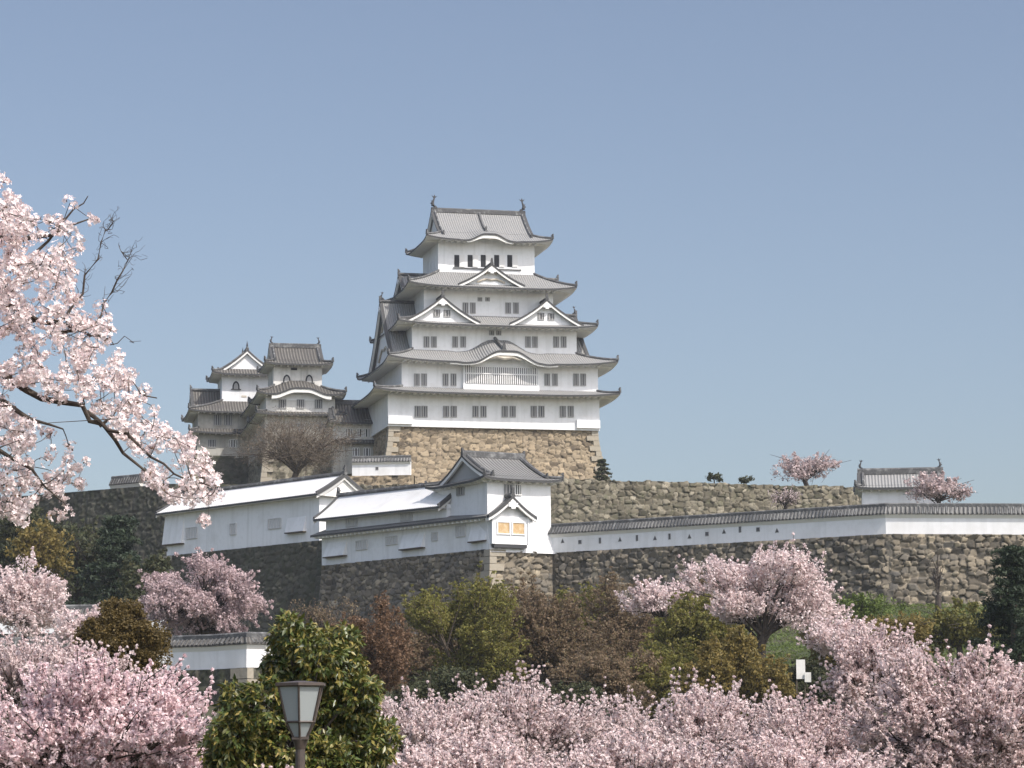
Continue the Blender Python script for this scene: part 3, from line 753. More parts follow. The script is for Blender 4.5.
# lowest tier
ze0 = z_(WF, bw1 + 1.5, 413.5); zb0 = z_(WF, bw1 + .3, 447)
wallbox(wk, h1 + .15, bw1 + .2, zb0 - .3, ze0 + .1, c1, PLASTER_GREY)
skirt(wk, h1 + 1.6, bw1 + 1.5, h1 - .15, bw1 - .15, ze0, zb1 + .05, .3, h1, bw1, c1, tile=TILE_DARK)
for px in (300, 322):
    x, zt_ = hit(WF, bw1 + .2, px, 424); _, zb_ = hit(WF, bw1 + .2, px, 433); window(wk, x, -bw1 - .245, (zt_ + zb_) / 2, 1.0, zt_ - zb_, 3)
def wl(x, y): q = WF['M'] @ Vector((x, y, 0)); return (q.x, q.y)
stone_wall('small_keep_stone_base', 'shaded grey stone base under the small keep, behind the bare tree', [wl(c1 - h1, bw1 + 16), wl(c1 - h1, -bw1), wl(c1 + h1 + 7, -bw1)], WO.z + zb0, Z_UP - .5, 1.8, .9, .2, STONE_UP, seed=8, cap=2.5, corners=(1,))

# corridor wing running back from the west keep toward the north-west keep
RO = WF['M'] @ Vector((c1 - .4, bw1 + 7.5, 0)); RF = fr(RO, wy)
cor = thing('corridor_wing', 'long two tier plaster corridor running back between the two small keeps', 'corridor wing', RO, wy)
hh, hb = h1 - .3, 8.2
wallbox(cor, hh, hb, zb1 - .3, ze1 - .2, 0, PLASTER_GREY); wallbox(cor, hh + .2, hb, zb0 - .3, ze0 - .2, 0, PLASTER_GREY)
irimoya(cor, hh + 1.5, hb + .6, hh, hb, ze1 - .3, ze1 + 2.6, hb - 1.2, .3, swap=True, tile=TILE_DARK, fish=0)
skirt(cor, hh + 1.7, hb + .6, hh - .1, hb - .2, ze0 - .3, zb1 - .2, .3, hh, hb, tile=TILE_DARK)
for q in range(4):
    window(cor, -hh - .045, -5 + q * 3.4, (zb1 + ze1) / 2 - .4, 1.0, 1.2, 3, -math.pi / 2); window(cor, -hh - .245, -4 + q * 3.4, (zb0 + ze0) / 2, 1.0, 1.2, 3, -math.pi / 2)

# corridor between west keep and main keep
HO = P(368, 462, 412); HF = fr(HO, wy)
co2 = thing('corridor_wing', 'shaded grey two storey corridor wing with square windows beside the main keep', 'corridor wing', HO, wy)
xl, zt_ = hit(HF, 3, 333, 424); xr, _ = hit(HF, 3, 392, 424); zm = lz(HF, 3, 442); zbm = lz(HF, 3, 464)
hx, cx_ = (xr - xl) / 2, (xl + xr) / 2
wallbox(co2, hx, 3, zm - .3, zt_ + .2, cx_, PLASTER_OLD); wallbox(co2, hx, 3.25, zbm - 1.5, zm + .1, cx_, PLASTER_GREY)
irimoya(co2, hx + .9, 4.4, hx - .05, 2.95, zt_ + .15, zt_ + 3.4, hx - .1, .3, tile=TILE_DARK, fish=0, dx=cx_)
b = MB(); b.sweep([(cx_ - hx - .3, -3.2), (cx_ + hx + .3, -3.2)], [(0, .35), (1.0, -.15), (1.0, -.35), (0, -.2)], [zm, zm]); b.build('pent_roof', TILE_DARK, co2)
for px in (349, 360.5, 366.5, 379.5):
    x, a = hit(HF, 3, px, 429); window(co2, x, -3.045, a - .6, .85, 1.15, 2, 0, 'dark')
for px in (356, 367, 378):
    x, a = hit(HF, 3.25, px, 448); window(co2, x, -3.295, a - .6, .85, 1.1, 2, 0, 'dark')

# ================================================================== NORTH-WEST SMALL KEEP
NO = P(243, 430, 436); NF = fr(NO, wy)
nk = thing('small_keep', 'far left small keep with its white gable facing front and bright lower wall', 'small keep', NO, wy)
nb2, nb1 = 3.8, 5.6
l2, r2 = cxw(NF, nb2, 222, 272, 385); c2, h2 = (l2 + r2) / 2, (r2 - l2) / 2
l1, r1 = cxw(NF, nb1, 198, 292, 420); c1, h1 = (l1 + r1) / 2, (r1 - l1) / 2
ze2 = z_(NF, nb2 + 1.6, 373.5); zr2 = z_(NF, nb2 - .5, 351); zb2 = z_(NF, nb2, 400.5); ze1 = z_(NF, nb1 + 1.6, 411.5); zb1 = z_(NF, nb1, 429); ze0 = z_(NF, nb1 + 1.5, 432.5); zb0 = z_(NF, nb1, 456)
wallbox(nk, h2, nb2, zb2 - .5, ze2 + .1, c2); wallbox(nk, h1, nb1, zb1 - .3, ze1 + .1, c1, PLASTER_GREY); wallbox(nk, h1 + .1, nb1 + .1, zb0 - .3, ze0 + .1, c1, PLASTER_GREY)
irimoya(nk, h2 + 1.7, nb2 + 1.6, h2 - .03, nb2 - .03, ze2, zr2, nb2 - .3, .45, swap=True, tile=TILE_DARK, fish=1.2, dx=c2, oni_h=.55)
rn = skirt(nk, h1 + 1.6, nb1 + 1.6, h2 - .2, nb2 - .2, ze1, zb2, .4, h1 - .03, nb1 - .03, c1, c2, tile=TILE_DARK)
gable(rn, 0, 4.2, ze1 + .3, ze1 + 4.0, -(h1 + 1.0), -h2 + .5, k=3, win=False, tile=TILE_DARK)
skirt(nk, h1 + 1.5, nb1 + 1.5, h1 - .15, nb1 - .15, ze0, zb1 + .1, .35, h1, nb1, c1, tile=TILE_DARK)
arch_window(nk, NF, nb2, 236, 381, 389, 1.15)
for px, y0, y1, bb in ((217.5, 415, 425, nb1), (228, 415, 425, nb1), (233, 440, 447, nb1 + .1), (212, 440, 447, nb1 + .1)):
    x, a = hit(NF, bb, px, y0); _, d = hit(NF, bb, px, y1); window(nk, x, -bb - .045, (a + d) / 2, 1.1, a - d, 3, 0, 'dark' if px == 233 else 'shade')
b = MB(); x, a = hit(NF, nb2, 244, 396.5); b.box((x, -nb2 - .02, a), (.8, .06, .3)); b.build('vent', CARVED, nk)
def nl(x, y): q = NF['M'] @ Vector((x, y, 0)); return (q.x, q.y)
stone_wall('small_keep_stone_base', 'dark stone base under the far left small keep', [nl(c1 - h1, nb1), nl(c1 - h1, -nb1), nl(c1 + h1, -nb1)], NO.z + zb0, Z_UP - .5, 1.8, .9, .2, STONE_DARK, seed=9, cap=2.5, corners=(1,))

# ================================================================== WALLS WITH TILED COPING
def coped_wall(name, label, pts, zb, h, cop_h=.85, thick=.55, cw=.62, ribs=.42, loops=(), tile=TILE_GREY, plaster=PLASTER, cat='wall', flare=0):
    root = thing(name, label, cat, (pts[0][0], pts[0][1], zb[0]))
    o = Vector((pts[0][0], pts[0][1], zb[0]))
    lp = [(p[0] - o.x, p[1] - o.y) for p in pts]; zs = [z - o.z for z in zb]
    b = MB(); t = thick / 2
    b.sweep(lp, [(t + flare, 0), (t, h * .35), (t, h), (-t, h), (-t, 0)], zs); b.build('plaster_body', plaster, root)
    b = MB(); b.sweep(lp, [(t, h - .12), (cw - .12, h + .02), (cw - .12, h - .06), (t, h - .34)], zs); b.build('soffit', SOFFIT, root)
    b = MB(); b.sweep(lp, [(cw, h), (cw, h + .12), (.16, h + cop_h - .1), (-.16, h + cop_h - .1), (-cw, h + .12), (-cw, h)], zs)
    cp = b.build('coping', tile, root)
    rb = MB(); mi = miters(lp)
    for i in range(len(lp) - 1):
        p, q = Vector(lp[i]), Vector(lp[i + 1]); L = (q - p).length; d = (q - p) / L; no = Vector((d.y, -d.x)); n = int(L / ribs)
        for k in range(n):
            c = p + d * (k + .5) * L / n; z = zs[i] + (zs[i + 1] - zs[i]) * (k + .5) / n
            for sg in (1, -1):
                rb.tube([(c.x + no.x * sg * .2, c.y + no.y * sg * .2, z + h + cop_h - .12), (c.x + no.x * sg * (cw + .03), c.y + no.y * sg * (cw + .03), z + h + .11)], .085, 5)
    rb.build('round_tiles', RIDGE, cp)
    rg = MB(); rg.sweep(lp, [(.2, h + cop_h - .12), (.2, h + cop_h + .14), (.1, h + cop_h + .24), (-.1, h + cop_h + .24), (-.2, h + cop_h + .14), (-.2, h + cop_h - .12)], zs); rg.build('ridge', RIDGE, cp)
    for (px, py, kind) in loops:                # gun and arrow loopholes
        for i in range(len(pts) - 1):
            p, q = Vector(pts[i]), Vector(pts[i + 1]); d = (q - p).normalized(); no = Vector((d.y, -d.x))
            r_ = ray(px, py); c = p + no * (t + .012); den = r_.x * no.x + r_.y * no.y
            tt = (c.x * no.x + c.y * no.y) / den; x, y = r_.x * tt, r_.y * tt
            s = (Vector((x, y)) - p).dot(d)
            if 0 < s < (q - p).length:
                z = CAM_Z + r_.z * tt; m = MB()
                sh = {'t': [(-.22, -.2), (.22, -.2), (0, .26)], 'r': [(-.13, -.3), (.13, -.3), (.13, .3), (-.13, .3)], 's': [(-.2, -.2), (.2, -.2), (.2, .2), (-.2, .2)]}[kind]
                m.poly([(x - o.x + d.x * u, y - o.y + d.y * u, z - o.z + v) for u, v in sh]); fo = m.build('loophole', SHADE, root)
                m = MB(); m.tube([(x - o.x + d.x * u - no.x * .0, y - o.y + d.y * u, z - o.z + v) for u, v in sh + sh[:1]], .035, 4); m.build('loophole_frame', BAR, fo)
    return root

# lower rampart, turret corner and long wall
rampB = [(-21.6, 315), (CX, CY), (4.2, 293.6), (36.3, 270), (62, 267), (120, 262)]
zR = P(888, 534, 270).z
ztB = [P(320, 566, 315).z, Z_B, P(550, 553, 293.6).z, zR, P(1024, 535, 265.5).z, P(1024, 535, 265.5).z]
stone_wall('rampart', 'long lower stone rampart of rough grey brown stones under the white loopholed wall', rampB, ztB, 9, 3.2, .80, .10, STONE_LOW, seed=1, cap=2.2, corners=(1,), depth=.24, cat='rampart')
zA = [P(165, 556, 341).z] * 2 + [P(312, 541, 321).z] * 2
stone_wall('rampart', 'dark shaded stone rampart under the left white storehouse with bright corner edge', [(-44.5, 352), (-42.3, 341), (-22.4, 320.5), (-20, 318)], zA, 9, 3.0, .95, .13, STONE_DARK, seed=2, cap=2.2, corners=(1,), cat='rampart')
zU = [P(60, 500, 368).z, P(85, 491, 360).z, P(163, 484, 351).z, Z_UP + .3, P(556, 478, 341).z, P(850, 487, 350).z, P(850, 487, 350).z - 1]
stone_wall('rampart', 'upper rampart of olive grey stones behind the white loopholed wall, below the keep', [(-20, 348), (5, 341), (42.5, 350), (46, 362)], [Z_UP + .3, P(556, 478, 341).z, P(850, 487, 350).z, P(850, 487, 350).z], Z_LOW - 1, 2.2, .85, .11, STONE_UP, seed=4, cap=3, depth=.2, ragged=.35, cat='rampart')
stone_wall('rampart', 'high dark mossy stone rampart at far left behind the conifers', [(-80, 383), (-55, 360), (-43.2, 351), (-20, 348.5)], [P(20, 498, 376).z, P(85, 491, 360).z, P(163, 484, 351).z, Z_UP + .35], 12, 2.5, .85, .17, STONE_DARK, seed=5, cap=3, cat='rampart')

lo = [(562.6, 541, 't'), (580, 542, 's'), (600, 540.5, 'r'), (620, 539.5, 't'), (637, 538, 'r'), (655, 538, 't'), (669.5, 536.5, 'r'), (689.5, 536.5, 't'), (707, 534, 's'), (724, 531.5, 't'), (740, 529.5, 'r'), (758, 529.5, 's'), (777, 530.5, 't')]
zw = ztB[2] + .02
pw = [(4.0, 293.3 + .55), (36.3 - .1, 270 + .7), (62, 267 + .7), (120, 262 + .7)]
hwall = P(888, 514.5, 270.5).z - zR
coped_wall('loopholed_wall', 'long white plaster wall with dark loopholes and grey tile coping on the rampart', pw, [ztB[2], zR, ztB[4], ztB[5]], hwall, .9, loops=lo)

# ================================================================== CORNER TURRET
ty = R(29)
TO = Vector((CX, CY, Z_B))                       # the near corner of the turret
ax = Vector((math.cos(ty), math.sin(ty))); ay = Vector((-math.sin(ty), math.cos(ty)))
TA, TB = 3.8, 5.6
tcen = Vector((CX, CY)) + ax * (TA - .35) + ay * (TB + .1)
TC = Vector((tcen.x, tcen.y, Z_B)); TF = fr(TC, ty)
tur = thing('corner_turret', 'two storey white corner turret with grey tiled roof at the rampart bend', 'turret', TC, ty)
zte = hit(TF, TB + 1.05, 487, 477.5)[1]; ztr = hit(TF, 0, 490, 457.5)[1]
wallbox(tur, TA, TB, -.05, zte + .1)
irimoya(tur, TA + .95, TB + 1.1, TA - .03, TB - .03, zte, ztr, TA - .45, .3, tile=TILE_GREY, fish=0, oni_h=.5, gface=BAR)
m = MB()                                         # flared foot of the lit face
m.sweep([(-TA + .02, -TB - .01), (TA + .02, -TB - .01), (TA + .02, TB)], [(0, 2.0), (.12, 1.1), (.5, -.3), (0, -.3)], [0, 0, 0]); m.build('flared_foot', PLASTER, tur)
x, a = hit(TF, TB, 509, 485); window(tur, x, -TB - .045, a - .5, 1.0, 1.0, 3); x2, a = hit(TF, TB, 517, 485); window(tur, x2, -TB - .045, a - .5, .8, 1.0, 3, 0, 'dark')
yy, zz = hit(TF, TA, 461, 489, True); window(tur, -TA - .045, yy, zz - .1, 1.5, 1.0, 3, -math.pi / 2)
# gabled bay with amber boards
bx0, zb_t = hit(TF, TB + 1.0, 493, 519); bx1, zb_b = hit(TF, TB + 1.0, 528.5, 545)
zap = hit(TF, TB + 1.5, 514, 497)[1]; zge = hit(TF, TB + 1.5, 540, 517.5)[1]
bc, bh = (bx0 + bx1) / 2, (bx1 - bx0) / 2
m = MB(); m.box((bc, -TB - .5, (zb_b + zge) / 2), (2 * bh, 1.0, zge - zb_b)); bay = m.build('gabled_bay', PLASTER, tur)
ghw = bh + .75
gable(bay, bc, ghw, zge - .1, zap, -TB - 1.5, -TB + .3, tile=TILE_GREY, win=False, barge=.28, orn=True)
zw0 = hit(TF, TB + 1.0, 505, 534)[1]; zw1 = hit(TF, TB + 1.0, 505, 522)[1]
for sx in (-1, 1):
    m = MB(); m.box((bc + sx * bh * .42, -TB - 1.02, (zw0 + zw1) / 2), (bh * .7, .05, zw1 - zw0)); o = m.build('window', WOODPANEL, bay)
    m = MB(); ww = bh * .7; hh2 = zw1 - zw0
    for px_ in (-ww / 2, ww / 2): m.box((bc + sx * bh * .42 + px_, -TB - 1.07, (zw0 + zw1) / 2), (.12, .12, hh2 + .2))
    for pz in (zw0, zw1): m.box((bc + sx * bh * .42, -TB - 1.06, pz), (ww - .13, .1, .12))
    m.build('window_frame', PLASTER, o)
for px_ in (-bh - .02, bh + .02):
    m = MB(); m.box((bc + px_, -TB - 1.02, (zb_b + zge) / 2), (.3, .22, zge - zb_b)); m.build('bay_post', PLASTER, bay)
m = MB(); m.box((bc, -TB - .55, zb_b - .18), (2 * bh - .3, .8, .35)); m.build('bay_underside', BRONZE, bay)

# ================================================================== LONG TURRET WING (left of the corner turret)
ex = Vector((CX + 21.6, CY - 315)).normalized(); LW = Vector((CX + 21.6, CY - 315)).length
lyaw = math.atan2(ex.y, ex.x)
LO = Vector((-21.6, 315, ztB[0])); LF = fr(LO, lyaw)
wing = thing('storehouse', 'two tier white storehouse wing with a bright roof, joined to the corner turret', 'storehouse', LO, lyaw)
dp = 5.5
zpe = hit(LF, 1.0, 314, 535)[1]; zpe2 = hit(LF, 1.0, 488, 515.5)[1]
zup_b = hit(LF, 0, 345, 528)[1]; zue = hit(LF, 1.0, 326, 517)[1]; zue2 = hit(LF, 1.0, 432, 506.5)[1]
zer = zue
# lower storey (bottom follows the rampart)
zb0_, zb1_ = -.05, Z_B - ztB[0] - .05
def prism(b, x0, x1, y0, y1, zl0, zl1, zh0, zh1):
    lo_ = [(x0, y0, zl0), (x1, y0, zl1), (x1, y1, zl1), (x0, y1, zl0)]; hi_ = [(x0, y0, zh0), (x1, y0, zh1), (x1, y1, zh1), (x0, y1, zh0)]
    b.poly(lo_[::-1]); b.poly(hi_)
    for s in range(4): b.poly([lo_[s], lo_[(s + 1) % 4], hi_[(s + 1) % 4], hi_[s]])
b = MB(); prism(b, 0, LW, .05, dp, zb0_, zb1_, zpe + .2, zpe2 + .2); b.build('wall', PLASTER, wing)
xu, _ = hit(LF, .35, 441, 510)
b = MB(); prism(b, .3, xu, .4, dp - .3, zpe, zpe + (zpe2 - zpe) * xu / LW, zue + .3, zue2 + .3); b.build('wall', PLASTER, wing)
b = MB()
def pent(u, v): return (-.8 + u * (LW + 1.3), -1.0 + v * 2.6, zpe + (zpe2 - zpe) * u + .95 * v)
b.grid(pent, 40, 3, lambda u, v, p: (p[0], p[1])); pr = b.build('pent_roof', TILE_GREY, wing)
b = MB(); b.grid(lambda u, v: (-.8 + u * (LW + 1.3), -1.0 + .01 * v, zpe + (zpe2 - zpe) * u - .22 * (1 - v)), 30, 1); b.grid(lambda u, v: (-.8 + .0001 * v, -1 + 2.6 * u, zpe + .95 * u - .25 * v), 4, 1); b.build('eave_tiles', TILE_EDGE, pr)
b = MB(); b.grid(lambda u, v: (-.75 + u * (LW + 1.2), -.98 + v * 1.05, zpe + (zpe2 - zpe) * u - .22), 30, 1, flip=True)
for i in range(40):
    x = i * LW / 40; z = zpe + (zpe2 - zpe) * x / LW; b.box((x, -.45, z - .32), (.16, .9, .2))
b.build('soffit', SOFFIT, pr)
# upper gable roof
zrg = hit(LF, -dp / 2, 335, 500)[1]; zrg2 = hit(LF, -dp / 2, 437, 489)[1]
def two_slope(par, x0, x1, y0, y1, ze_a, ze_b, zr_a, zr_b, tile, ov=.0, thick=.24, ends=(True, True)):
    ym = (y0 + y1) / 2; b = MB(); L = x1 - x0
    pr_ = lambda v: v * (.8 + .2 * v)
    b.grid(lambda u, v: (x0 + L * u, y0 + (ym - y0) * v, (ze_a + (ze_b - ze_a) * u) * (1 - pr_(v)) + (zr_a + (zr_b - zr_a) * u) * pr_(v)), 40, 5, lambda u, v, p: (p[0], p[1]))
    b.grid(lambda u, v: (x0 + L * u, y1 + (ym - y1) * v, (ze_a + (ze_b - ze_a) * u) * (1 - pr_(v)) + (zr_a + (zr_b - zr_a) * u) * pr_(v)), 40, 5, lambda u, v, p: (p[0], p[1]), flip=True)
    r = b.build('roof', tile, par, smooth=True)
    e = MB()
    for y, s in ((y0, -1), (y1, 1)):
        e.grid(lambda u, v: (x0 + L * u, y + .01 * v * s, ze_a + (ze_b - ze_a) * u - thick * v), 30, 1)
        for i in range(int(L / .42)):
            x = x0 + (i + .5) * .42; z = ze_a + (ze_b - ze_a) * (x - x0) / L; e.tube([(x, y - .06 * -s * -1, z - .04), (x, y - .3 * s, z + .06)], .1, 5)
    for x, sg, za_, zb_ in ((x0, -1, ze_a, zr_a), (x1, 1, ze_b, zr_b)):
        for y in (y0, y1):
            e.grid(lambda u, v: (x + sg * .02, y + (ym - y) * u, za_ * (1 - pr_(u)) + zb_ * pr_(u) + .1 - (thick + .1) * v), 8, 1)
            e.tube([(x - sg * .2, y + (ym - y) * u / 6, za_ * (1 - pr_(u / 6)) + zb_ * pr_(u / 6) + .12) for u in range(7)], .15, 6)
    e.build('eave_tiles', TILE_EDGE, r)
    so_ = MB(); so_.grid(lambda u, v: (x0 + .05 + (L - .1) * u, y0 + .03 + (y1 - y0 - .06) * v, ze_a + (ze_b - ze_a) * u - thick + .02), 20, 1, flip=True)
    for x, za_, zb_ in ((x0 + .45, ze_a, zr_a), (x1 - .45, ze_b, zr_b)):
        so_.poly([(x, y0 + .5, za_ - thick), (x, y1 - .5, za_ - thick), (x, ym, zb_ - .25)])
        for y in (y0, y1): so_.grid(lambda u, v: (x + (-.3 if x < (x0 + x1) / 2 else .3), y + (ym - y) * u, za_ * (1 - pr_(u)) + zb_ * pr_(u) - thick - .32 * v), 6, 1)
    so_.build('soffit', SOFFIT, r)
    rg = MB(); rg.tube([(x0 - .05, ym, zr_a + .18), (x1 + .05, ym, zr_b + .18)], .26, 6); oni(rg, (x0 - .05, ym, zr_a + .2), (-1, 0), .9); oni(rg, (x1 + .05, ym, zr_b + .2), (1, 0), .9)
    rg.build('main_ridge', RIDGE, r)
    return r
two_slope(wing, -.6, xu + .2, -.75, dp + .6, zue, zue2, zrg + .3, zrg2 + .3, TILE_WHITE)
def wing_win(px, y0, y1, b, w, bars, kind='pale'):
    x, a = hit(LF, b, px, y0); _, d = hit(LF, b, px, y1); window(wing, x, -b - .045, (a + d) / 2, w, a - d, bars, 0, kind)
for px, y0, y1, w in ((362, 541, 549, 2.0), (392, 537, 544, 2.0), (435, 533, 540, .9), (461, 526, 536, 1.5)): wing_win(px, y0, y1, -.05, w, 4)
for px, y0, y1, w in ((352, 518, 526, 2.0), (407, 511, 520, 2.0)): wing_win(px, y0, y1, -.4, w, 4)
def drop_box(par, f, b, px0, px1, y0, y1, out=.55):
    xa, za = hit(f, b, px0, y0); xb, zb_ = hit(f, b, px1, y1); m = MB()
    c = (xa + xb) / 2; w_ = abs(xb - xa) / 2; y = -b
    lo_ = [(c - w_, y - out, zb_), (c + w_, y - out, zb_), (c + w_, y + .02, zb_), (c - w_, y + .02, zb_)]; hi_ = [(c - w_, y - .04, za), (c + w_, y - .04, za), (c + w_, y + .02, za), (c - w_, y + .02, za)]
    m.poly(lo_[::-1]); m.poly(hi_)
    for s in range(4): m.poly([lo_[s], lo_[(s + 1) % 4], hi_[(s + 1) % 4], hi_[s]])
    o = m.build('stone_drop_box', PLASTER, par)
    m = MB(); m.box((c, y - out * .5, zb_ - .07), (2 * w_ + .1, out + .08, .12)); m.build('drop_box_sill', BARK_GREY, o)
drop_box(wing, LF, -.05, 327, 347, 543, 555); drop_box(wing, LF, -.05, 403, 425, 535, 547); drop_box(wing, LF, -.05, 472, 489, 524, 540)

# ================================================================== LEFT LONG STOREHOUSE
p0, p1 = Vector((-42.3, 341)), Vector((-22.4, 320.5)); ex = (p1 - p0).normalized(); L1 = (p1 - p0).length + .2
SO = Vector((p0.x, p0.y, zA[1])); SF = fr(SO, math.atan2(ex.y, ex.x))
st = thing('storehouse', 'long white storehouse with a sunlit white roof and gable end, leftmost on the ramparts', 'storehouse', SO, math.atan2(ex.y, ex.x))
zr_b = zA[3] - zA[1]
e0 = hit(SF, 1.0, 160, 513)[1]; e1 = hit(SF, 1.0, 322, 492.5)[1]; r0 = hit(SF, -3.2, 214, 494)[1]; r1 = hit(SF, -3.2, 338, 478.5)[1]
b = MB(); prism(b, 0, L1, .05, 6.4, -.05, zr_b - .05, e0 + .1, e1 + .1); b.build('wall', PLASTER, st)
sr = two_slope(st, -1.0, L1 + .9, -1.0, 7.4, e0, e1, r0 + .3, r1 + .35, TILE_WHITE)
for px, y0, y1, w in ((192, 528, 538, 2.0), (233.5, 524, 534, 1.0), (275, 519, 528, 2.2)):
    x, a = hit(SF, -.05, px, y0); _, d = hit(SF, -.05, px, y1); window(st, x, .005, (a + d) / 2, w, a - d, 4, 0, 'pale')
drop_box(st, SF, -.05, 165.5, 184, 517, 543, .5); drop_box(st, SF, -.05, 288, 306, 518, 531, .5)

# small wall below the keep, wall roof at far left, little right-hand turret
q0, q1 = P(352, 476, 384), P(411, 476, 384)
coped_wall('garden_wall', 'short cream plaster wall with grey coping below the left end of the keep', [(q0.x, q0.y + 1), (q1.x, q1.y)], [q0.z, q0.z], P(385, 462, 384).z - q0.z, .7, loops=[(377, 468.5, 's')])
stone_wall('wall_footing', 'low tan stone footing beneath the short cream wall by the keep', [(q0.x - 8, q0.y + .6), (q1.x + .4, q1.y - .5)], q0.z + .01, Z_UP - .5, .8, .9, .2, STONE_KEEP, seed=12, cap=1.6)
q0, q1 = P(112, 489, 361), P(142, 488, 358)
coped_wall('garden_wall', 'short tile capped wall on top of the far left rampart', [(q0.x, q0.y), (q1.x, q1.y)], [q0.z - .5, q0.z - .5], .9, 1.0, tile=TILE_DARK, plaster=PLASTER_OLD)

YO = P(900, 503, 302); YO.z = Z_LOW; YF = fr(YO, R(-6))
rt = thing('turret', 'small white turret with pale tiled roof and fish finials at the right', 'turret', YO, R(-6))
ye = hit(YF, 3.4, 880, 487.5)[1]; yr = hit(YF, 0, 900, 473.5)[1]
xl, _ = hit(YF, 2.5, 862, 490); xr, _ = hit(YF, 2.5, 941, 490); hx, cx_ = (xr - xl) / 2, (xl + xr) / 2
wallbox(rt, hx, 2.5, -.3, ye + .1, cx_)
irimoya(rt, hx + .75, 3.4, hx - .03, 2.47, ye, yr, hx - .05, .25, tile=TILE_PALE, fish=1.1, dx=cx_, oni_h=.5)

# bottom-left plaster walls
w1 = [(-52, 205.5), (-24.5, 203), (-21.5, 200.6), (-18.9, 198.3), (-17.2, 201.5)]
zw1 = [P(80, 671, 204).z, P(160, 671, 203).z, P(210, 670, 200.6).z, P(246, 668, 198.3).z, P(262, 668, 201.5).z]
coped_wall('boundary_wall', 'white plaster wall with tile coping in front of the weeping cherry, turning at its right end', w1, zw1, P(246, 644.5, 198.3).z - zw1[3], .65, cw=.55, tile=TILE_DARK)
stone_wall('wall_footing', 'dark stone footing beneath the white wall at lower left', [(-52, 204.8), (-24.5, 202.4), (-21.3, 200), (-18.8, 197.7), (-16.9, 201.3)], [z + .01 for z in zw1], 3, 1.2, .8, .16, STONE_DARK, seed=15, cap=1.0, corners=(3,))
w2 = [(-62, 233), (-36, 231), (-28.5, 230)]
zw2 = [P(100, 633, 231).z] * 3
coped_wall('boundary_wall', 'farther plaster wall with pale tile coping behind the round brown shrub', w2, zw2, P(100, 616, 231).z - zw2[0], .7, cw=.55, tile=TILE_DARK)
q = [P(400, 659, 240), P(425, 658, 240)]
coped_wall('boundary_wall', 'fragment of white wall glimpsed between the rusty tree and the green tree', [(v.x, v.y) for v in q], [q[0].z, q[0].z], 1.2, .8, tile=TILE_DARK)
# ------------------------------------------------------------------ lamp
LY = 30.0
lp = P(300.5, 700, LY)
lamp = thing('street_lamp', 'brown iron park lamp with tapered six sided frosted glass lantern', 'lamp', (lp.x, LY, 0))
zt_ = P(300, 686, LY).z; zm_ = P(300, 722, LY).z; zl_ = P(300, 740, LY).z
def hexa(r, z, rot=.5236): return [(r * math.cos(rot + k * math.pi / 3), r * math.sin(rot + k * math.pi / 3), z) for k in range(6)]
rT, rM, rL = .262, .165, .075
b = MB(); b.tube([(0, 0, 0), (0, 0, .5), (0, 0, zl_ - .3), (0, 0, zl_ - .02)], [.075, .06, .052, .052], 14); b.tube([(0, 0, 0), (0, 0, .35)], [.11, .1], 14); b.tube([(0, 0, zl_ - .1), (0, 0, zl_), (0, 0, zl_ + .03)], [.052, .085, .09], 14); b.build('post', IRON, lamp)
fr_ = MB(); gl = []
for (ra, za, rb, zb_) in ((rL, zl_ + .02, rM, zm_), (rM, zm_, rT, zt_)):
    A, B = hexa(ra, za), hexa(rb, zb_)
    for k in range(6):
        fr_.tube([A[k], B[k]], .013, 6); fr_.tube([B[k], B[(k + 1) % 6]], .013, 6)
        m = MB(); s = .97
        q_ = [Vector(A[k]) * 1, Vector(A[(k + 1) % 6]), Vector(B[(k + 1) % 6]), Vector(B[k])]
        q_ = [Vector((v.x * s, v.y * s, v.z)) for v in q_]; inn = [Vector((v.x * .96, v.y * .96, v.z)) for v in q_]
        m.poly(q_); m.poly(inn[::-1]); gl.append(m)
fr_.box((0, 0, zl_ + .02), (.17, .17, .03))
cap_ = hexa(rT + .035, zt_); cap2 = hexa(rT + .035, zt_ + .03)
fr_.poly(cap_[::-1]); 
for k in range(6): fr_.poly([cap_[k], cap_[(k + 1) % 6], cap2[(k + 1) % 6], cap2[k]])
top2 = hexa(.05, zt_ + .055)
for k in range(6): fr_.poly([cap2[k], cap2[(k + 1) % 6], top2[(k + 1) % 6], top2[k]])
fr_.poly(top2)
lf = fr_.build('lantern_frame', IRON, lamp)
for m in gl: m.build('glass_pane', FROST, lf)

# notice board glimpsed between the trees
nb_ = P(801, 683, 175); nb0 = gz1(nb_.x, 175)
sg = thing('notice_board', 'small white notice board on posts between the dark tree and the right cherries', 'sign', (nb_.x, 175, nb0))
hz = nb_.z - nb0
b = MB(); b.box((0, 0, hz + .85), (.55, .07, 1.2)); b.build('panel', PLASTER_OLD, sg)
b = MB(); b.box((.42, -.15, hz + .35), (.4, .06, .6)); b.build('lower_panel', PLASTER_OLD, sg)
for sx in (-.26, .26):
    b = MB(); b.box((sx, .06, hz / 2 + .7), (.07, .06, hz + 1.4)); b.build('post', BARK_GREY, sg)

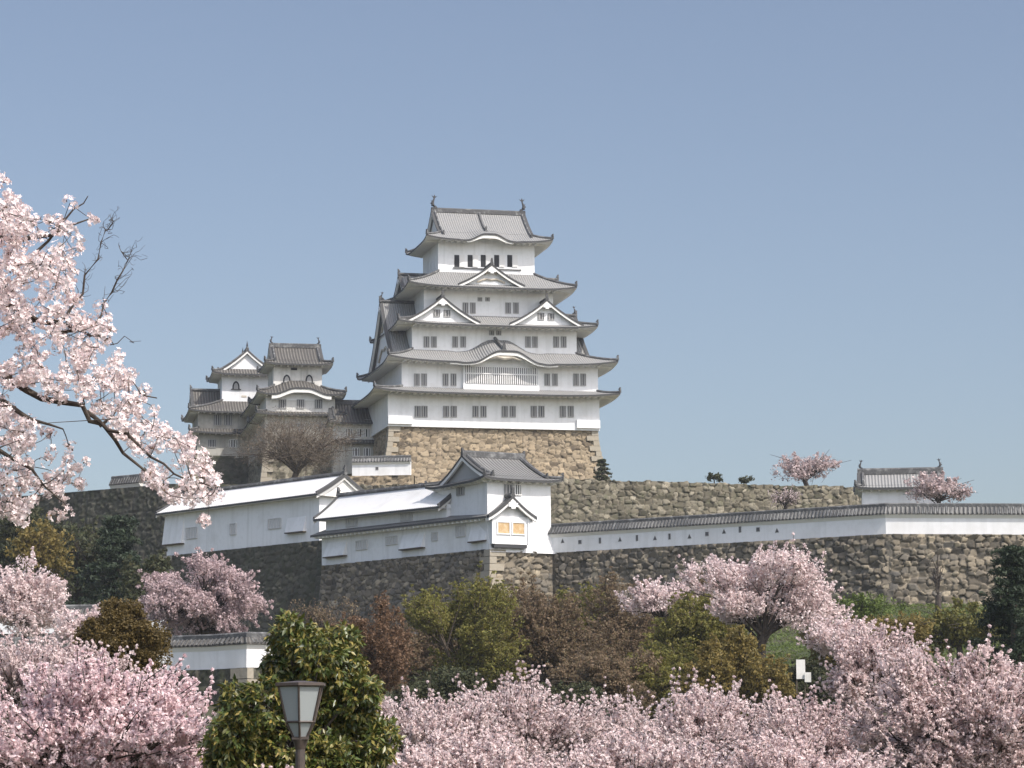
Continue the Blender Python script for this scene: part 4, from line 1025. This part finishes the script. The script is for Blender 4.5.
# ================================================================== VEGETATION
def cloud(name, cen, rad, per, size, m, parent, seed, aspect=.6, out=.5, squash=1.0, droop=0, cols=None):
    """many small leaf-shaped faces gathered in clumps"""
    rg = np.random.default_rng(seed); n = len(cen); N = n * per
    c = np.repeat(cen, per, 0); r = np.repeat(np.broadcast_to(rad, (n,)), per)[:, None]
    d = rg.normal(size=(N, 3)); d /= np.linalg.norm(d, axis=1)[:, None]
    p = c + d * r * (rg.random((N, 1)) ** .45) * np.array([1, 1, squash])
    nrm = d * out + rg.normal(size=(N, 3)) * (1 - out) * .7; nrm /= np.linalg.norm(nrm, axis=1)[:, None] + 1e-9
    q = rg.normal(size=(N, 3)); q[:, 2] -= droop
    b = q - nrm * (q * nrm).sum(1)[:, None]; b /= np.linalg.norm(b, axis=1)[:, None] + 1e-9
    t = np.cross(nrm, b); s = size * (.5 + 1.0 * rg.random((N, 1)) ** 1.5)
    V = np.stack([p - b * s, p + t * s * aspect - b * s * .05, p + b * s, p - t * s * aspect - b * s * .05], 1).reshape(-1, 3)
    Fc = np.arange(N * 4).reshape(-1, 4)
    return np_mesh(name, V, Fc, m, parent)

def bez(p, q, bend, n=6, rg=None):
    p, q = Vector(p), Vector(q); m = (p + q) / 2 + bend
    return [p * (1 - t) ** 2 + m * 2 * t * (1 - t) + q * t * t for t in [i / n for i in range(n + 1)]]

def tree(name, label, px, py, Y, rx, rz, leafm, seed, size=.12, lobes=18, ncl=500, per=14, clr=.35, lobe=.42, barkm=None, group=None, cat='tree', spray=0, spray_len=.5, ry=None, squash=1., out=.5, trunk_r=None, aspect=.6, up=0.2, low=-.55, droop=0, limb_vis=1.0, base=None, twigs=0, spray_up=.6, part='crown', hollow=.5):
    """px,py crown centre; rx,rz crown half-sizes in pixels; real tree at distance Y"""
    rg = np.random.default_rng(seed)
    k = Y / F; c = P(px, py, Y); RX, RZ = rx * k, rz * k; RY = (ry * k) if ry else RX * .8
    zb = gz1(c.x, c.y) if base is None else base
    root = thing(name, label, cat, (c.x, c.y, zb), 0, group)
    cen = np.array([0, 0, c.z - zb]); ext = np.array([RX, RY, RZ])
    d = rg.normal(size=(lobes * 6, 3)); d[:, 2] += up; d /= np.linalg.norm(d, axis=1)[:, None]; d = d[d[:, 2] > low][:lobes]
    lc = cen + d * ext * rg.uniform(hollow, 1.1, (len(d), 1)) * (1 - lobe * .6)
    lr = lobe * rg.uniform(.65, 1.25, len(d))
    pick = rg.integers(0, len(d), ncl); dd = rg.normal(size=(ncl, 3)); dd /= np.linalg.norm(dd, axis=1)[:, None]
    cl = lc[pick] + dd * ext * lr[pick][:, None] * rg.uniform(.45, 1.0, (ncl, 1)) ** .6
    tw = MB(); rr = random.Random(seed)
    tr = trunk_r or max(.05, RX * .075)
    H = cen[2]; fork = max(.3, H - RZ * .55)
    tw.tube(bez((0, 0, -.3), (0, 0, fork), Vector((rr.uniform(-.15, .15) * RX, rr.uniform(-.1, .1) * RX, 0)), 5), [tr * 1.25, tr * 1.05, tr, tr * .95, tr * .9, tr * .8], 8)
    for i in range(len(d)):
        e = Vector(lc[i]); st_ = Vector((0, 0, fork * rr.uniform(.85, 1.0)))
        pts = bez(st_, e, Vector((0, 0, RZ * .15 * rr.uniform(.2, 1))), 6)
        tw.tube(pts, [tr * .5 * (1 - q / 7.5) * limb_vis for q in range(7)], 5, cap=False)
        for j in range(4):
            e2 = e + Vector(rg.normal(size=3) * ext * lr[i] * .75)
            tw.tube(bez(pts[3 + j % 3], e2, Vector((0, 0, .08 * RZ)), 4), [tr * .2, tr * .16, tr * .12, tr * .08, tr * .05], 4, cap=False)
    ex_c = []; ex_r = []
    for i in range(spray):                       # flowering / leafy shoots that break the outline
        b0 = cl[rg.integers(0, ncl)]; dr = (b0 - cen) / ext; dr = dr / (np.linalg.norm(dr) + 1e-6)
        dr = dr + np.array([0, 0, spray_up]) + rg.normal(size=3) * .35; dr /= np.linalg.norm(dr)
        Ls = spray_len * rg.uniform(.4, 1.2) * RZ
        pts = bez(Vector(b0 - dr * Ls * .3), Vector(b0 + dr * Ls), Vector(rg.normal(size=3) * Ls * .12), 5)
        tw.tube(pts, [tr * .13 * (1 - q / 7) + .003 for q in range(6)], 3, cap=False)
        for q in range(1, 6):
            ex_c.append(np.array(pts[q]) + rg.normal(size=3) * clr * .15); ex_r.append(clr * (.66 - .075 * q))
    for i in range(twigs):                       # leafless fine twigs
        b0 = cl[rg.integers(0, ncl)]; dr = (b0 - cen) / ext + np.array([0, 0, spray_up]) + rg.normal(size=3) * .5; dr /= np.linalg.norm(dr)
        Ls = spray_len * rg.uniform(.4, 1.2) * RZ
        tw.tube(bez(Vector(b0 - dr * Ls), Vector(b0 + dr * Ls * .6), Vector(rg.normal(size=3) * Ls * .15), 3), [tr * .07, tr * .05, tr * .04, tr * .02], 3, cap=False)
    tw.build('trunk', barkm or BARK, root)
    if ex_c: cl = np.concatenate([cl, np.array(ex_c)]); rad = np.concatenate([clr * rg.uniform(.6, 1.25, ncl), np.array(ex_r)])
    else: rad = clr * rg.uniform(.6, 1.25, ncl)
    if leafm: cloud(part, cl, rad, per, size, leafm, root, seed + 1, aspect, out, squash, droop)
    return root

def pine(name, label, px, ytop, ybot, Y, w, seed, tiers=9, m=None, group=None, base=None, trunk=BARK_GREY):
    """conifer: straight trunk, whorls of drooping branches carrying needle pads"""
    rg = np.random.default_rng(seed); k = Y / F; c = P(px, (ytop + ybot) / 2, Y); zt = P(px, ytop, Y).z; zl = P(px, ybot, Y).z
    zb = gz1(c.x, Y) if base is None else base
    root = thing(name, label, 'tree', (c.x, Y, zb), 0, group); H = zt - zb; W = w * k
    tw = MB(); tw.tube([(0, 0, -.3), (0, 0, H * .5), (0, 0, H)], [.035 * H, .025 * H, .006 * H], 7)
    cs, rs = [], []
    for i in range(tiers):
        f = i / (tiers - 1); z = (zl - zb) + (H - (zl - zb)) * (f * .97) ; rad = W * (1 - f) ** .75 * rg.uniform(.75, 1.15) + W * .08
        for j in range(7):
            a = rg.uniform(0, 6.28); e = Vector((math.cos(a) * rad, math.sin(a) * rad, z - rad * .12))
            pts = bez((0, 0, z), e, Vector((0, 0, rad * .14)), 4); tw.tube(pts, [.05 * W * .3, .04 * W * .3, .03 * W * .3, .02 * W * .3, .01 * W * .3], 4, cap=False)
            for q in (1, 2, 3, 4):
                for _ in range(3):
                    cs.append(np.array(pts[q]) + rg.normal(size=3) * np.array([.14, .14, .05]) * W); rs.append(W * .16)
    tw.build('trunk', trunk, root)
    cloud('crown', np.array(cs), np.array(rs), 26, max(.12, W * .05), m or LF_PINE, root, seed + 1, .35, .35, .55)
    return root

# ---- terrace trees
Zt = Z_UP + .35
tree('bare_tree', 'leafless brown tree with spreading dark limbs below the small keeps', 297, 450, 364, 68, 38, LF_TWIGGY, 21, size=.17, lobes=30, ncl=2300, per=12, clr=1.4, barkm=BARK_GREY, base=Zt, twigs=700, spray_len=.3, trunk_r=.42, aspect=.12, out=.1, limb_vis=1.2, low=-.5, hollow=.35)
tree('cherry_tree', 'thin pink cherry tree standing on the upper rampart against the sky', 804, 471, 352, 36, 17, PET_FAR, 22, size=.15, lobes=14, ncl=260, per=11, clr=.55, base=Zt - 1.2, spray=40, spray_len=.5, limb_vis=.6, twigs=90, hollow=.3)
tree('cherry_tree', 'pink cherry in front of the small right turret roof', 938, 490, 292, 36, 15, PET_FAR, 23, size=.14, lobes=16, ncl=230, per=11, clr=.5, base=Z_LOW, spray=40, spray_len=.6, limb_vis=.6, hollow=.3, twigs=60)
tree('cherry_tree', 'faint reddish cherry against the face of the upper rampart', 785, 498, 338, 28, 13, PET_FAR, 24, size=.12, lobes=10, ncl=130, per=6, clr=.6, base=Z_LOW, twigs=160, spray_len=.4, limb_vis=.5, low=-.9, hollow=.2)
pine('pine_tree', 'small dark pine at the right foot of the keep stone base', 602, 460, 484, 392, 10, 25, tiers=7, base=Zt, m=LF_FOREST)
for px, py, r_, s, lab in ((714, 478, 9, 26, 'low green shrub on the rampart top left of another shrub'), (746, 480, 8, 27, 'smaller green shrub on the rampart top beside the thin pink cherry')):
    tree('shrub', lab, px, py, 350, r_, 3, LF_FOREST, s, size=.14, lobes=7, ncl=50, per=10, clr=.4, base=Zt - .8, cat='shrub', spray=8, limb_vis=.4, low=-.9)

# ---- left slope
for i, (px, yt, yb, Y, w_, lab) in enumerate(((118, 520, 612, 262, 40, 'dark conifer with layered branches left of the weeping cherry'), (22, 508, 612, 268, 44, 'dark evergreen at the left picture edge below the hanging blossom'), (75, 530, 612, 285, 30, 'slim dark conifer between two broader ones on the left slope'), (-40, 500, 610, 270, 44, 'dark conifer just outside the left edge of the view'))):
    pine('conifer', lab, px, yt, yb, Y, w_, 30 + i, tiers=11, m=LF_PINE if i != 1 else LF_FOREST, group='conifers on the left slope')
tree('shrub', 'ochre tinted shrubby tree among the left conifers', 42, 550, 255, 30, 26, LF_OCHRE, 36, size=.17, lobes=20, ncl=330, per=13, clr=.7, spray=40, low=-.9)
tree('shrub', 'dull green bushy tree at the foot of the far left rampart', 78, 565, 272, 48, 40, LF_FOREST, 37, size=.2, lobes=24, ncl=520, per=13, clr=.8, spray=40, low=-.9)
tree('shrub', 'dark green bush between the conifers and the weeping cherry', 145, 590, 250, 30, 32, LF_FOREST, 38, size=.18, lobes=18, ncl=330, per=13, clr=.7, spray=30, low=-.9)
tree('cherry_tree', 'dusky pink weeping cherry in front of the dark rampart, above the white wall', 203, 600, 216, 64, 44, PET_MID, 40, size=.09, lobes=40, ncl=2300, per=20, clr=.42, spray=300, spray_len=.42, lobe=.27, droop=.9, spray_up=-.45, low=-1, hollow=.45)
tree('cherry_tree', 'pale pink cherry at the left edge in front of the farther wall', 25, 603, 190, 44, 36, PET_PALE, 41, size=.095, lobes=30, ncl=1000, per=18, clr=.38, spray=130, spray_len=.4, low=-.9, hollow=.4)
tree('cherry_tree', 'low pale cherry bough between the left edge cherry and the round shrub', 85, 630, 175, 40, 18, PET_PALE, 42, size=.09, lobes=20, ncl=480, per=16, clr=.32, spray=70, spray_len=.6, low=-.9, hollow=.3)
tree('shrub', 'round bronze brown clipped shrub beside the white wall', 120, 648, 75, 48, 43, LF_HEDGE, 43, size=.036, lobes=56, ncl=2200, per=24, clr=.17, lobe=.24, cat='shrub', spray=90, spray_len=.14, low=-.9, hollow=.7)
tree('tree', 'rusty brown budding tree right of the glossy evergreen', 370, 662, 150, 46, 56, LF_RUST, 44, size=.07, lobes=40, ncl=1700, per=14, clr=.36, spray=220, spray_len=.25, lobe=.28, twigs=260, low=-1, hollow=.35)
tree('tree', 'thin reddish tree against the dark rampart above the rusty tree', 325, 615, 235, 34, 20, LF_BROWN, 45, size=.09, lobes=12, ncl=240, per=9, clr=.5, twigs=160, limb_vis=.5, low=-.9)

# ---- middle slope
mids = [('yellow green spring tree below the corner turret', 462, 648, 195, 66, 66, LF_GREEN), ('brown budding tree below the lit rampart corner, right of the green tree', 545, 650, 200, 62, 64, LF_BROWN),
        ('broad reddish brown budding tree in the middle of the slope', 622, 650, 205, 72, 62, LF_BROWN), ('ochre and green tree left of the big pink cherry', 690, 655, 188, 62, 52, LF_GREEN),
        ('low green tree behind the bottom cherries', 650, 688, 178, 60, 34, LF_GREEN), ('orange brown tree beneath the big pink cherry', 735, 680, 165, 50, 42, LF_OCHRE), ('dark evergreen behind the lamp and rusty tree', 436, 700, 170, 60, 30, LF_FOREST),
        ('dark bushy evergreen behind the notice board', 826, 690, 182, 60, 30, LF_FOREST), ('small dull green tree low in the middle', 545, 712, 172, 70, 26, LF_FOREST), ('brownish twiggy tree rising behind the ochre one', 690, 620, 222, 46, 34, LF_BROWN), ('dull olive tree right of the big pink cherry trunk', 838, 655, 200, 48, 36, LF_OCHRE),
        ('mixed brown thicket between the rusty tree and the green tree', 420, 660, 208, 40, 40, LF_BROWN), ('olive tree rising between the two brown budding trees', 582, 632, 215, 44, 44, LF_GREEN), ('low brown thicket above the bottom centre cherry', 600, 680, 176, 60, 36, LF_BROWN)]
for i, (lab, px, py, Y, rx, rz, m) in enumerate(mids):
    tree('tree', lab, px, py, Y, rx, rz, m, 60 + i, size=.085, lobes=17, ncl=1900, per=20, clr=.6, spray=380, spray_len=.3, lobe=.36, twigs=360 if m is LF_BROWN else 60, low=-1, squash=.55, barkm=BARK_GREY, group='trees on the middle slope', limb_vis=.8, hollow=.3)
tree('cherry_tree', 'big pink cherry with dark trunk in front of the right rampart', 762, 606, 178, 84, 50, PET_PALE, 80, size=.085, lobes=22, ncl=2000, per=18, clr=.38, spray=280, spray_len=.34, lobe=.28, low=-.35, trunk_r=.32, hollow=.4)
tree('cherry_tree', 'pale cherry bough peeping left of the big pink cherry', 662, 602, 196, 46, 20, PET_PALE, 81, size=.09, lobes=16, ncl=420, per=15, clr=.38, spray=90, spray_len=.6, hollow=.3)
tree('cherry_tree', 'slender pale cherry bough between the big pink cherry and the notice board side', 842, 640, 150, 32, 18, PET_PALE, 87, size=.07, lobes=12, ncl=420, per=16, clr=.3, spray=120, spray_len=.7, low=-.9, hollow=.3, trunk_r=.12)
tree('tree', 'young dark bare tree standing against the right rampart', 938, 582, 255, 7, 24, None, 82, lobes=7, ncl=60, barkm=BARK, twigs=60, spray_len=.3, trunk_r=.3, limb_vis=.6)
pine('pine_tree', 'dark pine at the right picture edge in front of the rampart', 1014, 548, 660, 165, 40, 83, tiers=12)
tree('shrub', 'rounded yellow green shrub on the right bank left of the pine', 958, 628, 215, 46, 24, LF_SHRUB, 84, size=.11, lobes=24, ncl=600, per=14, clr=.5, cat='shrub', spray=60, spray_len=.3, low=-.9)
tree('shrub', 'low green shrub on the bank right of the big pink cherry', 858, 612, 225, 38, 17, LF_LAWN, 85, size=.10, lobes=18, ncl=420, per=14, clr=.45, cat='shrub', spray=40, spray_len=.3, low=-1)
tree('shrub', 'ochre shrub on the right bank behind the right cherries', 900, 636, 205, 40, 22, LF_OCHRE, 86, size=.11, lobes=18, ncl=460, per=14, clr=.45, cat='shrub', spray=40, spray_len=.3, low=-.9)
# grass on the bank
rg = np.random.default_rng(91); N = 26000
gxx = rg.uniform(12, 62, N); gyy = rg.uniform(205, 268, N); lxx = np.interp(gxx, [p[0] for p in LOWER], [p[1] for p in LOWER]); ok = gyy < lxx - 3.4
cg = np.stack([gxx[ok], gyy[ok], gz(gxx[ok], gyy[ok]) + .1], 1)
tag(cloud('grass', cg, .22, 4, .16, LF_LAWN, None, 92, .2, .1, .5), 'green grass on the bank below the right rampart', 'grass', kind='stuff')

# ---- foreground cherries along the bottom
bots = [('pale pink cherry at the bottom right of the lamp', 432, 758, 62, 82, 56, PET_PALE), ('pale pink cherry at the bottom centre left with an upright bough', 520, 752, 66, 86, 60, PET_PALE),
        ('pale pink cherry at the bottom centre', 612, 755, 70, 84, 54, PET_PALE), ('pale pink cherry at the bottom right of centre', 705, 755, 64, 88, 58, PET_PALE), ('warm pink cherry at the bottom below the notice board', 805, 758, 60, 84, 52, PET_RIGHT),
        ('low pale cherry cut by the bottom edge right of the evergreen', 480, 790, 50, 100, 46, PET_PALE), ('low pale cherry cut by the bottom edge in the centre', 640, 792, 50, 110, 48, PET_PALE), ('low warm pink cherry cut by the bottom edge right of centre', 790, 790, 48, 110, 48, PET_RIGHT)]
for i, (lab, px, py, Y, rx, rz, m) in enumerate(bots):
    tree('cherry_tree', lab, px, py, Y, rx, rz, m, 100 + i, size=.031, lobes=46, ncl=1900, per=20, clr=.10, spray=680, spray_len=.42, lobe=.3, low=-.8, group='cherries along the bottom', trunk_r=.08, hollow=.3, limb_vis=.7)
tree('cherry_tree', 'large warm pink cherry filling the lower right corner', 978, 736, 55, 125, 94, PET_RIGHT, 110, size=.031, lobes=80, ncl=5600, per=20, clr=.095, spray=1200, spray_len=.26, lobe=.24, low=-.8, trunk_r=.11, hollow=.3)
tree('cherry_tree', 'feathery pink cherry bough reaching up beside the notice board', 872, 672, 70, 52, 44, PET_RIGHT, 111, size=.036, lobes=28, ncl=1100, per=18, clr=.11, spray=300, spray_len=.5, lobe=.3, trunk_r=.07, low=-1, hollow=.3)
tree('cherry_tree', 'deep rose pink cherry filling the lower left corner', 85, 748, 40, 140, 80, PET_PINK, 112, size=.027, lobes=74, ncl=4600, per=20, clr=.078, spray=1100, spray_len=.26, lobe=.24, low=-.6, trunk_r=.1, hollow=.3)
tree('cherry_tree', 'pale blossom cherry at left edge behind the deep pink one', 32, 684, 70, 104, 44, PET_PALE, 113, size=.034, lobes=40, ncl=2200, per=17, clr=.10, spray=800, spray_len=.45, lobe=.28, trunk_r=.08, low=-.9, hollow=.3)
tree('cherry_tree', 'low pink blossom peeping under the lantern at the bottom edge', 300, 822, 36, 90, 46, PET_PALE, 114, size=.023, lobes=26, ncl=900, per=18, clr=.075, spray=200, spray_len=.35, lobe=.3, trunk_r=.06)

# ---- glossy evergreen
rg = np.random.default_rng(120)
def evergreen(px, py, Y):
    c = P(px, py, Y); zb = 0.0; k = Y / F
    root = thing('evergreen_tree', 'glossy dark green evergreen with yellowing drooping leaves behind the lamp', 'tree', (c.x, Y, zb)); rr = random.Random(3)
    tw = MB(); tw.tube(bez((0, 0, -.2), (0, 0, c.z), Vector((.1, 0, 0)), 5), [.11, .1, .09, .08, .06, .04], 8)
    lob = [(302, 642, 20), (284, 640, 16), (325, 655, 24), (345, 640, 14), (280, 668, 20), (300, 675, 30), (340, 670, 26), (240, 708, 20), (268, 705, 26), (310, 710, 30), (350, 705, 30), (240, 737, 26), (290, 745, 36), (350, 740, 36), (378, 742, 22), (290, 624, 9), (234, 692, 10), (330, 775, 40), (250, 770, 40), (365, 690, 16), (276, 655, 10), (230, 755, 26)]
    tips = []
    for (lx, ly, r) in lob:
        for q in range(2):
            yy_ = rr.uniform(-.7, .7) * (1 - .25 * q); C3 = P(lx, ly, Y) - Vector((c.x, Y, 0)); C3.y = yy_
            tw.tube(bez((0, 0, c.z - .6 - rr.random() * .3), C3, Vector((0, 0, .15)), 5), [.03, .026, .02, .016, .012, .008], 5, cap=False)
            for _ in range(int(r * r * .15)):
                d = Vector((rr.gauss(0, 1), rr.gauss(0, 1), rr.gauss(0, 1))).normalized()
                tips.append((C3 + d * r * k * rr.uniform(.6, 1.05), d))
    N = len(tips); per = 9
    pos = np.repeat(np.array([t[0] for t in tips]), per, 0); dirs = np.repeat(np.array([t[1] for t in tips]), per, 0)
    M_ = len(pos)
    ax = dirs * .55 + rg.normal(size=(M_, 3)) * .55 + np.array([0, 0, -.38]); ax /= np.linalg.norm(ax, axis=1)[:, None]
    nn = rg.normal(size=(M_, 3)) * .5 + np.array([.1, -.15, .8]) + dirs * .4; nn -= ax * (nn * ax).sum(1)[:, None]; nn /= np.linalg.norm(nn, axis=1)[:, None]
    sd_ = np.cross(ax, nn); L = .105 * rg.uniform(.7, 1.3, (M_, 1)); Wd = L * .19
    p0 = pos + rg.normal(size=(M_, 3)) * .012
    mid = p0 + ax * L * .5 - nn * L * .05; end = p0 + ax * L - nn * L * .16
    V = np.stack([p0, mid + sd_ * Wd + nn * L * .05, end, mid - sd_ * Wd + nn * L * .05, mid], 1).reshape(-1, 3)
    b = np.arange(M_)[:, None] * 5
    Fc = np.concatenate([b + np.array([[0, 4, 2, 1]]), b + np.array([[0, 3, 2, 4]])])
    tw.build('trunk', BARK, root); np_mesh('crown', V, Fc, LF_GLOSSY, root)
evergreen(300, 700, 38)

# ---- hanging cherry boughs, upper left (tree stands just outside the frame)
FY = 18.0
tb = Vector((-5.6, 18.3, 0))
ct = thing('cherry_tree', 'near cherry tree whose pale blossoming boughs hang in from the upper left', 'tree', tb)
def L3(px, py, dy=0): q = P(px, py, FY + dy); return q - tb
rr = random.Random(77); rg = np.random.default_rng(77)
bw = MB()
bw.tube([(0, 0, -.3), (-.05, .05, .8), (.05, 0, 1.8), (.15, -.1, 2.6)], [.27, .22, .2, .18], 12)
top = Vector((.15, -.1, 2.55))
def bough(pts, r0, r1, via=None):
    P_ = ([top, via] if via is not None else []) + pts
    n = len(P_); fine = []
    for i in range(n - 1):
        for t in (0, .5): fine.append(P_[i] * (1 - t) + P_[i + 1] * t + Vector((rr.gauss(0, .012), rr.gauss(0, .012), rr.gauss(0, .012))))
    fine.append(P_[-1]); m = len(fine)
    bw.tube(fine, [r0 + (r1 - r0) * (i / (m - 1)) ** .7 for i in range(m)], 7)
    return fine
B1 = bough([L3(-60, 330, .2), L3(8, 381), L3(41, 399, -.1), L3(79, 408, -.1), L3(101, 427, 0), L3(126, 452, .1), L3(145, 473, .1), L3(160, 490, .1)], .042, .005, Vector((.9, -.1, 3.5)))
B2 = bough([L3(90, 412), L3(109, 427, -.1), L3(135, 446, -.15), L3(164, 466, -.2), L3(190, 478, -.25), L3(216, 488, -.25)], .016, .004)
B3 = bough([L3(-70, 280, .4), L3(0, 299, .3), L3(44, 322.6, .3), L3(79, 330, .2), L3(100, 338, .2), L3(114, 345, .2)], .036, .003, Vector((.7, .1, 3.9)))
B3b = bough([L3(113, 345, .2), L3(124, 338, .2), L3(134, 344, .2), L3(141, 341, .2)], .0035, .0015)
B4 = bough([L3(-50, 385, -.3), L3(8, 403, -.3), L3(35, 420, -.3), L3(63, 429, -.3)], .05, .005, Vector((1.0, -.3, 3.1)))
B5 = bough([L3(-80, 170, .5), L3(-20, 215, .4), L3(15, 240, .4), L3(50, 235, .3), L3(92, 218, .3)], .07, .004, Vector((.3, .3, 4.4)))
B6 = bough([L3(-90, 440, -.4), L3(-10, 445, -.4), L3(30, 470, -.4), L3(60, 500, -.3)], .045, .004, Vector((1.0, -.4, 2.9)))
B7 = bough([L3(30, 318, .3), L3(60, 320, .35), L3(81, 293, .4), L3(95, 257, .4), L3(103, 232, .4), L3(113, 223, .4)], .013, .0035)
B8 = bough([L3(60, 330, .3), L3(95, 325, .35), L3(105, 303, .4), L3(117, 280, .4), L3(129, 260, .4), L3(121, 251, .4)], .012, .003)
B9 = bough([L3(101, 427, 0), L3(120, 405, .0), L3(140, 392, 0), L3(157, 398, 0)], .012, .004)
B10 = bough([L3(0, 299, .3), L3(30, 262, .35), L3(50, 240, .35), L3(72, 208, .35), L3(88, 196, .35)], .02, .003)
def twig(a, b_, r=.004):
    a, b_ = Vector(a), Vector(b_); bw.tube(bez(a, b_, Vector((rr.gauss(0, .03), rr.gauss(0, .03), rr.gauss(0, .03))), 3), [r, r * .85, r * .7, r * .5], 4, cap=False)
for br, rng_ in ((B7, (4, 11)), (B8, (4, 11)), (B3, (8, 13))):
    for i in range(rng_[0], min(rng_[1], len(br))):
        for _ in range(3):
            e_ = br[i] + Vector((rr.uniform(-.05, .12), rr.uniform(-.08, .08), rr.uniform(-.03, .13))); twig(br[i], e_, .0022)
            if rr.random() < .7: twig(e_, e_ + Vector((rr.uniform(-.03, .06), rr.uniform(-.03, .03), rr.uniform(-.02, .06))), .0016)
            m_ = br[i] * .5 + e_ * .5; twig(m_, m_ + Vector((rr.uniform(-.04, .05), rr.uniform(-.03, .03), rr.uniform(-.02, .05))), .0015)
POLY_U = [(-260, 150), (-60, 150), (0, 172), (20, 205), (40, 218), (62, 218), (88, 247), (74, 262), (76, 290), (104, 302), (117, 335), (119, 355), (134, 375), (157, 402), (160, 425), (188, 432), (203, 446), (221, 488), (208, 505), (188, 503), (165, 502), (148, 482), (138, 452), (108, 427), (84, 408), (50, 397), (0, 384), (-260, 380)]
POLY_L = [(-260, 390), (0, 396), (32, 412), (40, 432), (62, 432), (74, 456), (88, 462), (80, 494), (64, 500), (58, 515), (30, 520), (0, 517), (-260, 520)]
def inside(x, y, poly):
    c = False; j = len(poly) - 1
    for i in range(len(poly)):
        if (poly[i][1] > y) != (poly[j][1] > y) and x < (poly[j][0] - poly[i][0]) * (y - poly[i][1]) / (poly[j][1] - poly[i][1]) + poly[i][0]: c = not c
        j = i
    return c
allb = [v for br in (B1, B2, B3[:-5], B4, B5[:-3], B6, B9, B10) for v in br]
barr = np.array([tuple(v) for v in allb])
clus = []
def clumpy(x, y):                                # leaves gaps of sky between boughs
    return math.sin(x * .11 + 1.3 * math.sin(y * .05)) + math.sin(y * .12 + 1.7 * math.sin(x * .06)) + .9 * math.sin((x + y) * .19)
for poly, n in ((POLY_U, 1500), (POLY_L, 620)):
    k = 0
    while k < n:
        x = rr.uniform(-260, 225); y = rr.uniform(150, 522)
        if inside(x, y, poly) and (clumpy(x, y) > -1.05):
            k += 1; clus.append(L3(x, y, rr.gauss(0, .45)))
for x, y in ((205, 465), (203, 455), (203, 521), (206, 520), (93, 220), (70, 203), (210, 480), (218, 495), (199, 470), (66, 512), (55, 516)):
    clus.append(L3(x, y, -.2))
node = barr.copy()                               # every cluster hangs on a twig from its nearest neighbour
d0 = [np.linalg.norm(barr - np.array(c), axis=1).min() for c in clus]
for q in np.argsort(d0):
    c = np.array(clus[q]); dd = np.linalg.norm(node - c, axis=1); j = int(dd.argmin())
    if dd[j] < .6: twig(node[j], c, .0045 if j < len(barr) else .003)
    node = np.concatenate([node, c[None]])
bw.build('trunk', BARK, ct)
# flowers: five cupped petals each, about a dozen to a cluster
cc = np.array([tuple(c) for c in clus]); per = 18; N = len(cc) * per
d = rg.normal(size=(N, 3)); d /= np.linalg.norm(d, axis=1)[:, None]
fp = np.repeat(cc, per, 0) + d * (np.repeat(rg.uniform(.032, .054, len(cc)), per) * rg.uniform(.55, 1.05, N))[:, None]
nrm = d * .8 + rg.normal(size=(N, 3)) * .3; nrm /= np.linalg.norm(nrm, axis=1)[:, None]
q = rg.normal(size=(N, 3)); t1 = q - nrm * (q * nrm).sum(1)[:, None]; t1 /= np.linalg.norm(t1, axis=1)[:, None]; t2 = np.cross(nrm, t1)
rs = .0175 * rg.uniform(.8, 1.2, (N, 1)); VV = []
for k in range(5):
    a = 2 * math.pi * k / 5
    def dirv(an): return t1 * math.cos(an) + t2 * math.sin(an)
    VV += [fp, fp + dirv(a - .5) * rs * .72 + nrm * rs * .18, fp + dirv(a) * rs + nrm * rs * .32, fp + dirv(a + .5) * rs * .72 + nrm * rs * .18]
V = np.stack(VV, 1).reshape(-1, 3)
np_mesh('blossom', V, np.arange(len(V)).reshape(-1, 4), PETAL_NEAR, ct)
# reddish calyxes and bud scales
cloud('calyx', cc, .044, 6, .008, LF_RUST, ct, 78)
